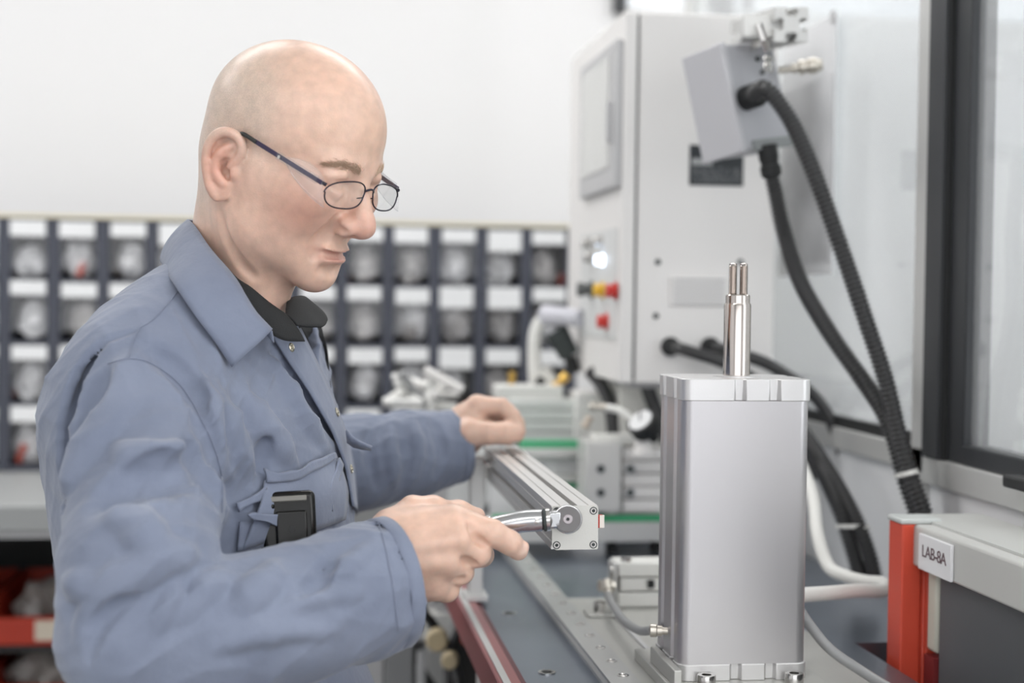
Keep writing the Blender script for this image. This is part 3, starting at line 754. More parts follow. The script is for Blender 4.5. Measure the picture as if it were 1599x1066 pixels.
# cable glands leaving the flank
for px, py, lab in ((1046, 541, 'black cable leaving the cabinet flank low, left of the piston rod'), (1108, 541, 'black cable leaving the cabinet flank low, right behind the piston rod')):
    q = on_y(px, py, YC0)
    r = tag(empty('gland_cable', q), lab, 'cable', 'black cables leaving the cabinet flank')
    MB().lathe(q, (0, -1, 0), [(0.015, 0), (0.015, 0.008), (0.012, 0.009), (0.012, 0.018), (0.009, 0.022)], 20).build('gland', M_gasket, r)
    MB().tube(resample(catmull([q+np.array([0, -0.015, 0]), q+np.array([0.02, -0.045, -0.006]), q+np.array([0.085, -0.07, -0.03]), q+np.array([0.16, -0.08, -0.09]), q+np.array([0.2, -0.1, -0.2])], 8), 0.004), 0.0095, 14).build('sheath', M_hose_b, r)
    attach(r)
cbs = tag(empty('cabinet_stand', ((X0+X1)/2, YC0+0.2, BZ)), 'pale column carrying the control cabinet above the table', 'stand')
MB().box((X0+0.012, YC0+0.16, BZ), (X0+0.10, YC0+0.26, zb_-0.012)).build('column', mat('cream_grey_coat', rgb(238, 237, 231), 0.5), cbs, bevel=0.003)
MB().box((X0+0.01, YC0+0.08, zb_-0.012), (X1-0.01, YC0+0.3, zb_-0.001)).build('carrier_plate', M_cab_d, cbs)
MB().box((X0+0.005, YC0+0.15, BZ), (X0+0.12, YC0+0.28, BZ+0.012)).build('foot', M_cab_d, cbs)
attach(cbs)
# ------------------------------------------------------------------ grey junction box on its arm
dj = 2.1
A, B_, C_, D_ = P(1130, 70, dj), P(1163, 234, dj), P(1222, 52, dj+0.015), P(1097, 108, dj+0.045)
ey = nrm(B_-A); ex = nrm((C_-A)-ey*np.dot(C_-A, ey)); ez = np.cross(ex, ey)   # ex right, ey down, ez away
if ez@FW < 0: ez = -ez
wj, hj = np.linalg.norm(C_-A), np.linalg.norm(B_-A); lj = 0.075
# the lid flank is seen on the left: turn the box so that its left side shows
ang = math.radians(24); ex2 = ex*math.cos(ang)+ez*math.sin(ang); ez2 = -ex*math.sin(ang)+ez*math.cos(ang)
wj2 = wj/math.cos(ang)*0.97
jb = tag(empty('junction_box', A), 'tilted grey metal junction box hanging in front of the cabinet', 'junction box')
cj = A+ex2*wj2/2+ey*hj/2+ez2*lj/2
MB().obox(cj, ex2*wj2/2, ey*hj/2, ez2*lj/2).build('box_body', mat('box_grey', rgb(186, 187, 192), 0.45, 0.2), jb, bevel=0.002)
MB().obox(cj-ex2*(wj2/2+0.004), ex2*0.005, ey*(hj/2+0.003), ez2*(lj/2+0.004)).build('lid', mat('box_lid_grey', rgb(200, 200, 204), 0.45, 0.2), jb, bevel=0.002)
MB().obox(A+ex2*wj2*0.56+ey*(hj-0.004)-ez2*0.002, ex2*0.036, ey*0.007, ez2*0.004).build('gland_plate', mat('gland_plate_grey', rgb(148, 152, 152), 0.5), jb)
for u_, v_ in ((0.62, 0.16), (0.66, 0.29)):
    q = A+ex2*wj2*u_+ey*hj*v_
    MB().cyl(q, q-ez2*0.003, 0.0035, n=12).build('screw', M_dkslot, jb)
q = P(1184, 147, dj-0.01)
MB().lathe(q+ez2*0.03, -ez2, [(0.017, 0), (0.017, 0.03), (0.014, 0.034), (0.014, 0.042)], 24).build('cable_gland', M_gasket, jb)
q = P(1199, 236, dj+0.02)
MB().lathe(q, P(1206, 280, dj+0.02)-q, [(0.014, -0.008), (0.014, 0.012), (0.0125, 0.014), (0.0125, 0.02), (0.0145, 0.021), (0.0145, 0.033), (0.012, 0.036)], 20).build('cable_gland', M_gasket, jb)
attach(jb)
ar = tag(empty('profile_arm', P(1235, 45, 2.15)), 'slotted aluminium profile arm above the junction box', 'bracket')
def tslot(s, slot=0.008, dep=0.010):
    h = s/2; a = slot/2; b = a+0.004; pts = []
    base = [(a, -h), (a, -h+0.0035), (b, -h+0.0035), (b-0.002, -h+dep), (-b+0.002, -h+dep), (-b, -h+0.0035), (-a, -h+0.0035), (-a, -h)][::-1]
    for k in range(4):
        c, s_ = [(1, 0), (0, 1), (-1, 0), (0, -1)][k]
        pts += [(c*x-s_*y, s_*x+c*y) for x, y in base]
        cx, cy = (h, -h); pts.append((c*cx-s_*cy, s_*cx+c*cy))
    return pts
ae = P(1236, 38, 2.06); aa = nrm(P(1150, 62, 2.4)-ae)
au = nrm(UP-aa*(UP@aa)); ar_ = np.cross(au, aa)
MB().prism(tslot(0.046, 0.010, 0.012), ae, ar_*1.0, au*1.0, aa*0.28).build('profile', M_alu_l, ar)
MB().obox(P(1195, 45, 2.10), RT*0.034, UP*0.016, FW*0.02).build('clamp', M_alu_l, ar, bevel=0.002)
MB().obox(P(1180, 60, 2.11), RT*0.006+UP*0.002, UP*0.014, FW*0.012).build('clamp_bolt', M_steel, ar)
MB().tube([P(1184, 38, 2.06), P(1192, 62, 2.06), P(1198, 78, 2.07)], 0.0055, 10).build('pin', M_steel, ar)
MB().lathe(P(1199, 88, 2.075), -UP, [(0.006, 0), (0.0075, 0.004), (0.0055, 0.008), (0.0075, 0.014), (0.005, 0.022)], 14).build('valve_nipple', M_steel, ar)
attach(ar)
ql = tag(empty('quick_coupling', P(1250, 105, 2.13)), 'nickel and copper quick coupling sticking out beside the junction box', 'fitting')
MB().lathe(P(1216, 110, 2.14), P(1282, 101, 2.14)-P(1216, 110, 2.14), [(0.005, 0), (0.005, 0.018), (0.007, 0.0185), (0.007, 0.024), (0.0055, 0.025), (0.0055, 0.027), (0.010, 0.028), (0.010, 0.036), (0.0085, 0.037), (0.0085, 0.040), (0.011, 0.041), (0.011, 0.052), (0.008, 0.056), (0.008, 0.060)], 16).build('coupling_body', M_brass, ql)
attach(ql)
# laminated sheet hanging on the glass
sy = [on_x(px, 200, XG-0.012)[1] for px in (1219, 1303)]
s_ = on_x(1303, 22, XG-0.012); e_ = on_x(1303, 428, XG-0.012)
sheet = tag(empty('laminated_sheet', (XG-0.012, sy[0], e_[2])), 'grey printed sheet in a clear sleeve hanging on the glass', 'document')
MB().box((XG-0.012, sy[1], e_[2]), (XG-0.0105, sy[0], s_[2])).build('sleeve', mat('clear_sleeve', rgb(226, 227, 229), 0.25), sheet)
shm = bpy.data.materials.new('grey_printed_page'); shm.use_nodes = True; nt = shm.node_tree; bs = nt.nodes['Principled BSDF']; bs.inputs['Roughness'].default_value = 0.4
tc = nt.nodes.new('ShaderNodeTexCoord'); nz = nt.nodes.new('ShaderNodeTexNoise'); nz.inputs['Scale'].default_value = 9; nz.inputs['Detail'].default_value = 4
cr = nt.nodes.new('ShaderNodeValToRGB'); cr.color_ramp.elements[0].position = 0.35; cr.color_ramp.elements[0].color = (*rgb(186, 187, 189), 1); cr.color_ramp.elements[1].position = 0.68; cr.color_ramp.elements[1].color = (*rgb(224, 225, 227), 1)
nt.links.new(tc.outputs['Object'], nz.inputs['Vector']); nt.links.new(nz.outputs['Fac'], cr.inputs[0]); nt.links.new(cr.outputs[0], bs.inputs['Base Color'])
MB().box((XG-0.0135, sy[1]+0.012, e_[2]+0.02), (XG-0.0121, sy[0]-0.01, s_[2]-0.09)).build('page', shm, sheet)
MB().box((XG-0.0145, sy[1]+0.004, s_[2]-0.012), (XG-0.0121, sy[1]+0.022, s_[2]+0.006)).build('clip', M_cab_d, sheet)
attach(sheet)

# ------------------------------------------------------------------ glazed enclosure (window_2, window_3) on the right
def zx(px, py): return on_x(px, py, XG)[2]
zs = zx(1350, 664); zrail = zx(1270, 688); zdk = zx(1530, 705)
yL = 3.2; yP0 = on_x(1462, 300, XG)[1]; yP1 = on_x(1517, 300, XG)[1]; yA = on_x(1443, 300, XG)[1]; yN = 0.9
ZT = 2.6
enc = tag(empty('window_2', (XG, 2.3, 0)), 'tall clear enclosure pane in a pale aluminium frame', kind='structure')
MB().box((XG-0.002, yA+0.004, zs+0.004), (XG+0.004, yL, ZT)).build('pane', M_pane, enc)
MB().box((XG-0.006, yA, zs-0.010), (XG+0.008, yL, zs+0.006)).build('gasket', M_gasket, enc)
MB().box((XG-0.012, yP0, zrail), (XG+0.03, yL, zs-0.010)).build('rail', M_alu_l, enc, bevel=0.002)
MB().box((XG-0.012, yP0, 0.3), (XG+0.03, yA, ZT)).build('stile', M_alu_l, enc, bevel=0.002)
MB().box((XG-0.002, yA, 0.3), (XG+0.01, yL, zrail)).build('lower_panel', M_panel, enc)
MB().box((XG-0.012, yL, 0.3), (XG+0.03, yL+0.04, ZT)).build('stile', M_alu_l, enc)
attach(enc)
en2 = tag(empty('window_3', (XG, 1.6, 0)), 'enclosure door pane in a heavy black frame at the right', kind='structure')
ym = on_x(1490, 300, XG)[1]
MB().box((XG-0.014, ym+0.003, zdk-0.02), (XG+0.03, yP0, ZT)).build('frame_post', M_black_frame, en2, bevel=0.002)
MB().box((XG-0.004, yP1, zdk-0.02), (XG+0.03, ym-0.003, ZT)).build('frame_post', M_black_frame, en2, bevel=0.002)
MB().box((XG-0.010, ym-0.003, zdk-0.02), (XG+0.03, ym+0.003, ZT)).build('frame_bead', M_gasket, en2)
MB().box((XG-0.006, yN, zdk-0.02), (XG+0.03, yP1, zdk+0.004)).build('bottom_rail', M_black_frame, en2, bevel=0.002)
MB().box((XG+0.006, yN, zdk+0.004), (XG+0.012, yP1, ZT)).build('pane', M_pane, en2)
MB().box((XG-0.012, yN, zrail-0.012), (XG+0.03, yP0, zdk-0.02)).build('rail', M_alu_l, en2, bevel=0.002)
MB().box((XG-0.002, yN, 0.3), (XG+0.01, yP0, zrail-0.012)).build('lower_panel', M_panel, en2)
q = on_x(1597, 749, XG-0.012)
MB().box((XG-0.035, q[1]-0.06, q[2]-0.008), (XG-0.012, q[1]+0.004, q[2]+0.006)).build('handle', M_gasket, en2, bevel=0.003)
attach(en2)
# seen dimly through the panes: pale partition and cupboards in the next bay
struct('wall_partition', MB().box((2.55, 0.2, 0), (2.6, YW, CEIL)), mat('pale_blue_grey_partition', rgb(236, 240, 242), 0.6))
cu = tag(empty('tall_cupboard', (1.8, 2.6, 0)), 'cream cupboard seen dimly through the black framed pane', 'cupboard')
MB().box((1.55, 2.25, 0), (1.94, 3.0, 1.75)).build('carcass', mat('cream_laminate', rgb(214, 206, 186), 0.5), cu)
MB().box((1.535, 2.26, 0.05), (1.549, 2.62, 1.73)).build('door', mat('cream_laminate', rgb(214, 206, 186), 0.5), cu, bevel=0.002)
MB().box((1.535, 2.63, 0.05), (1.549, 2.99, 1.73)).build('door', mat('cream_laminate', rgb(214, 206, 186), 0.5), cu, bevel=0.002)
attach(cu)

# ------------------------------------------------------------------ grey trolley with the red post
dT = 1.70
q = P(1434, 821, dT); XT = q[0]; zT = q[2]; zT2 = P(1434, 886, dT)[2]; YT = q[1]
tr = tag(empty('grey_trolley', (XT+0.06, 1.4, 0)), 'grey topped trolley with a red corner post beside the glazed enclosure', 'trolley')
yb_ = on_z(1500, 800, zT)[1]
MB().box((XT, 0.6, zT2), (XG-0.03, YT+0.015, zT)).build('top_panel', M_grey_top, tr, bevel=0.003)
MB().box((XT+0.02, 0.6, zT), (XG-0.03, yb_-0.03, zT+0.003)).build('top_sheet', mat('pale_grey_sheet', rgb(196, 197, 194), 0.4), tr)
xa = P(1398, 900, dT+0.03)[0]
pp = [(0, 0), (0.022, 0), (0.024, 0.004), (0.028, 0.004), (0.030, 0), (0.044, 0), (0.044, 0.04), (0, 0.04)]
MB().prism([(a, b) for a, b in pp], (xa, YT+0.012, 0.02), (1, 0, 0), (0, 1, 0), (0, 0, zT-0.02)).build('corner_post', M_red, tr, bevel=0.0015)
MB().prism([(-0.002, -0.001), (0.046, -0.001), (0.046, 0.042), (-0.002, 0.042)], (xa, YT+0.012, zT), (1, 0, 0), (0, 1, 0), (0, 0, 0.006)).build('post_cap', mat('pale_grey_cap', rgb(200, 204, 202), 0.4), tr, bevel=0.002)
MB().box((XT+0.012, 0.6, 0.35), (XT+0.02, YT-0.035, zT2)).build('side_panel', M_dark_panel, tr)
MB().box((XT+0.01, YT-0.030, zT2-0.09), (XT+0.03, YT-0.004, zT2)).build('bracket', mat('beige_bracket', rgb(196, 194, 182), 0.5), tr, bevel=0.004)
MB().box((XT+0.008, YT-0.03, 0.06), (XT+0.03, YT-0.004, zT2-0.095)).build('inner_post', mat('dark_red_coat', rgb(120, 36, 38), 0.5), tr)
MB().box((XT, 0.6, 0.1), (XG-0.03, YT+0.01, 0.13)).build('lower_shelf', M_dark_panel, tr)
for yy in (0.7, YT-0.05): MB().cyl((XT+0.02, yy, 0.03), (XT+0.045, yy, 0.03), 0.03).build('wheel', M_gasket, tr)
pl0 = on_x(1437, 860, XT); pl1 = on_x(1490, 870, XT)
sg = MB().box((XT-0.004, pl1[1], zT2+0.001), (XT-0.0002, pl0[1]-0.004, zT-0.006)).build('name_plate', mat('white_name_plate', rgb(228, 228, 230), 0.4), tr, bevel=0.0008)
cu_ = bpy.data.curves.new('lettering', 'FONT'); cu_.body = 'LAB-8A'; cu_.size = 0.0185; cu_.align_x = 'CENTER'; cu_.align_y = 'CENTER'; cu_.extrude = 0.0002; cu_.space_character = 0.9
tmp = bpy.data.objects.new('tmp', cu_); SC.collection.objects.link(tmp)
dg = bpy.context.evaluated_depsgraph_get(); tm = bpy.data.meshes.new_from_object(tmp.evaluated_get(dg)); bpy.data.objects.remove(tmp)
tm.materials.clear(); tm.materials.append(mat('dark_red_print', rgb(96, 74, 78), 0.6))
w_ = max(v.co.x for v in tm.vertices)-min(v.co.x for v in tm.vertices); pw = abs(pl0[1]-pl1[1])-0.004
sc_ = pw*0.74/w_
for v in tm.vertices:
    x, y, z = v.co; v.co = (XT-0.0043-z, (pl0[1]-0.004+pl1[1])/2-x*sc_, (zT2+zT)/2+y-0.001)
tm.flip_normals()
tx = new_obj('lettering', tm, sg)
attach(tr)

# ------------------------------------------------------------------ transfer unit with green guides at the back of the table
YV = 2.38
def bx(px0, py0, px1, py1, y0, dep, name, m, par, bev=0.0015):
    a = on_y(px0, py1, y0); b = on_y(px1, py0, y0)
    return MB().box((a[0], y0, a[2]), (b[0], y0+dep, b[2])).build(name, m, par, bevel=bev)
cv = tag(empty('transfer_conveyor', (0.5, YV+0.1, BZ)), 'pale transfer conveyor with green guide strips at the table end', 'conveyor')
bx(765, 815, 1045, 848, YV, 0.10, 'side_rail', M_alu_l, cv)
bx(770, 804, 1045, 816, YV+0.002, 0.02, 'guide_strip', M_green, cv)
bx(765, 716, 912, 803, YV+0.14, 0.012, 'rear_panel', M_panel, cv)
bx(740, 702, 914, 714, YV+0.10, 0.03, 'cross_bar', M_alu_l, cv)
bx(815, 690, 914, 703, YV+0.13, 0.05, 'guide_strip', M_green, cv)
bx(868, 742, 914, 753, YV+0.10, 0.03, 'cross_bar', M_alu_l, cv)
bx(868, 754, 914, 762, YV+0.11, 0.03, 'guide_strip', M_green, cv)
for px in (800, 950, 1020): bx(px, 848, px+14, 884, YV+0.02, 0.03, 'foot', M_gasket, cv)
attach(cv)
hb = tag(empty('slide_block', (0.6, YV, BZ)), 'pale slide block with four dark bolt holes', 'block')
bx(914, 690, 972, 800, YV-0.012, 0.08, 'block_face', M_alu_l, hb, 0.003)
for i in range(5): bx(973, 700+i*20, 1040, 718+i*20, YV, 0.07, 'rib', M_cab, hb)
bx(930, 680, 1030, 692, YV+0.01, 0.05, 'top_plate', M_white_pl, hb)
for px in (938, 984):
    for py in (732, 769):
        q = on_y(px, py, YV-0.0125)
        MB().lathe(q, (0, -1, 0), [(0.009, -0.002), (0.009, 0.001), (0.0055, 0.001), (0.005, -0.001)], 16).build('bolt_ring', M_cab_d, hb)
        MB().cyl(q+np.array([0, -0.0005, 0]), q+np.array([0, -0.0015, 0]), 0.0062, n=16).build('bolt_hole', M_dkslot, hb)
attach(hb)
vt = tag(empty('valve_terminal', (0.4, 2.62, BZ)), 'ribbed pale grey valve terminal behind the hand on the beam', 'valve terminal')
for i in range(4): bx(792, 624+i*17, 898, 640+i*17, 2.62, 0.08, 'valve_slice', mat('valve_grey', rgb(222, 225, 222), 0.5), vt, 0.003)
bx(776, 602, 880, 624, 2.63, 0.07, 'top_block', M_white_pl, vt, 0.004)
bx(800, 693, 890, 800, 2.66, 0.05, 'pedestal', M_cab, vt)
bx(899, 612, 948, 690, 2.60, 0.08, 'end_block', M_cab, vt, 0.003)
attach(vt)
def fit_(name, px, py, px2, py2, d, r, lab, m=M_brass):
    a, b = P(px, py, d), P(px2, py2, d); L = np.linalg.norm(b-a)
    return tag(MB().lathe(a, b-a, [(r*.7, 0), (r, L*.1), (r, L*.4), (r*.7, L*.45), (r*.7, L*.6), (r*.95, L*.62), (r*.95, L*.95), (r*.6, L)], 12).build(name, m), lab, 'fitting', 'small hose fittings at the back of the table')
fit_('brass_fitting', 862, 610, 886, 584, 2.70, 0.009, 'brass fitting pointing up right on the valve terminal', mat('brass', rgb(214, 176, 96), 0.3, 0.8))
fit_('brass_fitting', 798, 610, 800, 580, 2.70, 0.007, 'brass fitting standing upright above the far hand', MATS['brass'])
fit_('brass_fitting', 836, 608, 848, 590, 2.70, 0.009, 'black and brass fitting left on the valve terminal', M_gasket)
fit_('nickel_fitting', 920, 634, 948, 636, 2.40, 0.007, 'nickel fitting at the end of the short white hose')
fit_('nickel_fitting', 912, 668, 922, 650, 2.42, 0.007, 'nickel fitting below the short white hose', mat('beige_metal', rgb(206, 194, 180), 0.4, 0.5))
plainhose('white_hose', [P(946, 636, 2.4), P(966, 640, 2.39), P(984, 652, 2.38), P(998, 668, 2.37), P(1003, 682, 2.37)], 0.006, M_white_pl, 'short white hose arching over to the pressure gauge')
plainhose('black_hose', [P(922, 580, 2.62), P(940, 602, 2.6), P(953, 632, 2.58), P(958, 670, 2.57), P(960, 700, 2.57)], 0.012, M_hose_b, 'black hose dropping from below the cabinet door')
plainhose('black_hose', [P(1008, 596, 2.5), P(1018, 625, 2.5), P(1030, 655, 2.5), P(1040, 690, 2.5)], 0.012, M_hose_b, 'black hose hanging behind the pressure gauge')
pg = tag(empty('pressure_gauge', P(1005, 662, 2.36)), 'small pressure gauge with white dial and black case', 'gauge')
g0 = P(1000, 656, 2.345); gd = nrm(P(1016, 678, 2.362)-g0)
MB().lathe(g0, gd, [(0.020, 0), (0.024, 0.002), (0.024, 0.02), (0.02, 0.026), (0.01, 0.028), (0.008, 0.045)], 28).build('case', M_gasket, pg)
MB().lathe(g0, -gd, [(0.0195, -0.001), (0.0195, 0.001)], 28).build('dial', M_card, pg)
MB().obox(g0-gd*0.0015, nrm(np.cross(gd, UP))*0.0012, UP*0.012, gd*0.0005).build('pointer', M_gasket, pg)
attach(pg)
bx_ = P(985, 690, 2.37)
tag(MB().lathe(P(1005, 690, 2.37), -UP, [(0.010, -0.02), (0.014, -0.012), (0.014, 0.01), (0.018, 0.011), (0.018, 0.02)], 18).build('gauge_mount', M_cab), 'pale round mount under the pressure gauge', 'mount')
# white arm and black motor behind, clutter on the counter side of the table
wa = tag(empty('handling_arm', P(838, 600, 2.75)), 'white tubular handling arm with a black motor behind the valve terminal', 'robot arm')
MB().tube(resample(catmull([P(836, 606, 2.75), P(834, 560, 2.75), P(836, 520, 2.75), P(846, 500, 2.75), P(862, 493, 2.75)], 8), 0.01), 0.012, 16).build('upright', M_white_pl, wa)
MB().tube([P(850, 492, 2.75), P(885, 494, 2.72), P(908, 497, 2.69)], [0.019, 0.0165, 0.0155], 18).build('boom', mat('pale_violet_grey', rgb(206, 206, 214), 0.4), wa)
MB().cyl(P(868, 516, 2.74), P(890, 556, 2.74), 0.022, 0.018, n=20).build('motor', M_dkslot, wa)
MB().cyl(P(890, 556, 2.74), P(897, 582, 2.74), 0.012, n=16).build('motor_cable', M_gasket, wa)
MB().cyl(P(846, 576, 2.74), P(872, 610, 2.74), 0.013, n=16).build('strut', M_white_pl, wa)
attach(wa)
cl = tag(empty('component_tray', P(680, 630, 2.7)), 'tray of jumbled pale machine components between the sleeve and the drawers', 'tray')
a = P(615, 640, 2.75); b = P(712, 640, 2.65)
MB().box((a[0], 2.5, a[2]-0.03), (b[0], 2.72, a[2]-0.02)).build('tray_base', M_cab_d, cl)
rr = np.random.RandomState(5)
for i in range(14):
    c = P(rr.uniform(628, 708), rr.uniform(592, 634), rr.uniform(2.58, 2.7)); d = np.array([rr.randn(), rr.randn()*.5, rr.randn()*.6]); d = nrm(d)*rr.uniform(.02, .045)
    MB().cyl(c-d, c+d, rr.uniform(.006, .012), n=12).build('component', [M_white_pl, M_alu_l, M_cab, M_grey_tube][i % 4], cl)
c = P(660, 598, 2.66); MB().cyl(c, c+np.array([0.02, 0, -0.012]), 0.008, n=12).build('component', M_bagred, cl)
for xx, z0_ in ((a[0]+0.01, 0), (b[0]-0.03, BZ)): MB().box((xx, 2.66, z0_), (xx+0.02, 2.68, a[2]-0.03)).build('leg', M_cab_d, cl)
attach(cl)
pst = tag(empty('support_post', P(745, 760, 2.02)), 'upright pale profile post below the far end of the beam', 'post')
q0 = on_y(735, 714, 2.0); q1_ = on_y(757, 714, 2.0)
MB().box((q0[0], 2.0, BZ+0.006), (q1_[0], 2.03, q0[2])).build('profile', M_alu_l, pst, bevel=0.002)
MB().box((q0[0]-0.006, 1.99, BZ+0.006), (q1_[0]+0.006, 2.04, BZ+0.014)).build('foot', M_alu_l, pst, bevel=0.001)
attach(pst)
# machinery below the table edge
um = [('valve_block', 'box', M_white_pl, 688, 975, 2.5, 0.022), ('round_cap', 'cyl', M_beige, 682, 1000, 2.32, 0.017), ('round_cap', 'cyl', M_beige, 702, 1032, 2.3, 0.013),
      ('valve_block', 'box', M_cab_d, 666, 962, 2.6, 0.02), ('valve_block', 'box', M_cab_d, 722, 965, 2.35, 0.014), ('round_cap', 'cyl', M_bagred, 730, 998, 2.2, 0.010), ('round_cap', 'cyl', M_beige, 750, 1028, 2.05, 0.011), ('round_cap', 'cyl', M_beige, 644, 962, 2.6, 0.02)]
DESC = ['upper pale valve block below the maroon table edge', 'largest beige cap below the maroon table edge', 'lower beige cap below the maroon table edge', 'grey valve block beside the cuff below the table', 'small grey valve block right below the maroon edge',
        'dull red cap below the maroon table edge', 'beige cap close to the maroon edge at the picture foot', 'beige cap just beside the jacket cuff below the hand']
for (nm, kd, m, px, py, d, r), ds in zip(um, DESC):
    c = P(px, py, d); o = empty(nm, c)
    if kd == 'box': MB().obox(c, RT*r*1.2, UP*r, FW*r).build('body', m, o, bevel=0.003); MB().obox(c+RT*r*0.2+UP*r*1.2, RT*r*.5, UP*r*.25, FW*r*.5).build('cover', M_cab_d, o)
    else:
        MB().lathe(c, -FW, [(r, -0.02), (r, 0.0), (r*.8, 0.004)], 20).build('cap', m, o); MB().lathe(c+FW*0.02, FW, [(r*.6, 0), (r*.6, 0.03)], 14).build('stem', M_dark, o)
    attach(tag(o, ds, 'fitting' if kd == 'cyl' else 'valve'))
for i, (a, b) in enumerate((((650, 940), (720, 1080)), ((735, 950), (700, 1080)), ((700, 940), (760, 1090)), ((655, 1000), (690, 1090)))):
    d = 2.4+0.05*i
    plainhose('black_hose', [P(a[0], a[1], d), P((a[0]+b[0])/2+14*(-1)**i, (a[1]+b[1])/2, d+.03), P(b[0], b[1], d)], 0.008, M_hose_b, ['black hose curving left below the table', 'black hose crossing behind the beige caps', 'black hose nearest the maroon edge below the table', 'black hose lowest beside the grey frame leg'][i])
fl = tag(empty('steel_machine_base', P(610, 1000, 2.55)), 'grey legged steel base of a machine below the jacket cuff', 'machine')
for px0, px1, m in ((560, 600, M_cab_d), (602, 646, M_grey_tube), (652, 666, M_cab_d)):
    a, b = P(px0, 1000, 2.55), P(px1, 1000, 2.55); zt2 = P(600, 985, 2.55)[2]
    MB().box((a[0], a[1], 0), (b[0], a[1]+0.05, zt2)).build('leg', m, fl, bevel=0.003)
a, b = P(540, 985, 2.55), P(670, 985, 2.55); MB().box((a[0], a[1]-0.01, zt2), (b[0], a[1]+0.06, zt2+0.03)).build('cross_beam', M_dark, fl)
attach(fl)
# ------------------------------------------------------------------ the man
def Pm(q): return P(q[0], q[1], q[2])
# --- head frame: x forward, y to his left, z up (millimetres, origin between the ear canals)
PSI, PHI, RHO = math.radians(25), math.radians(19), math.radians(3)
hf = math.cos(PSI)*math.cos(PHI)*RT-math.sin(PHI)*UP-math.sin(PSI)*math.cos(PHI)*FW
hl = math.sin(PSI)*RT+math.cos(PSI)*FW
hu = np.cross(hf, hl); hu = hu if hu@UP > 0 else -hu
hl, hu = hl*math.cos(RHO)+hu*math.sin(RHO), hu*math.cos(RHO)-hl*math.sin(RHO)
HM = np.stack([hf, hl, hu], 1)
HO = P(445, 267, 1.5)
def H(x, y, z): return HO+0.001*(x*hf+y*hl+z*hu)
def hell(S, c, r, k=8, op='u', M=None): S.ell(H(*c), np.array(r)*0.001, k*0.001, op, HM if M is None else M)
def hcap(S, a, b, ra, rb, k=8, op='u'): S.cone(H(*a), H(*b), ra*.001, rb*.001, k*.001, op)
def hchain(S, pts, r, k=4, op='u'):
    r = [r]*len(pts) if np.isscalar(r) else r
    for i in range(len(pts)-1): hcap(S, pts[i], pts[i+1], r[i], r[i+1], k, op)
BODY = SDF()
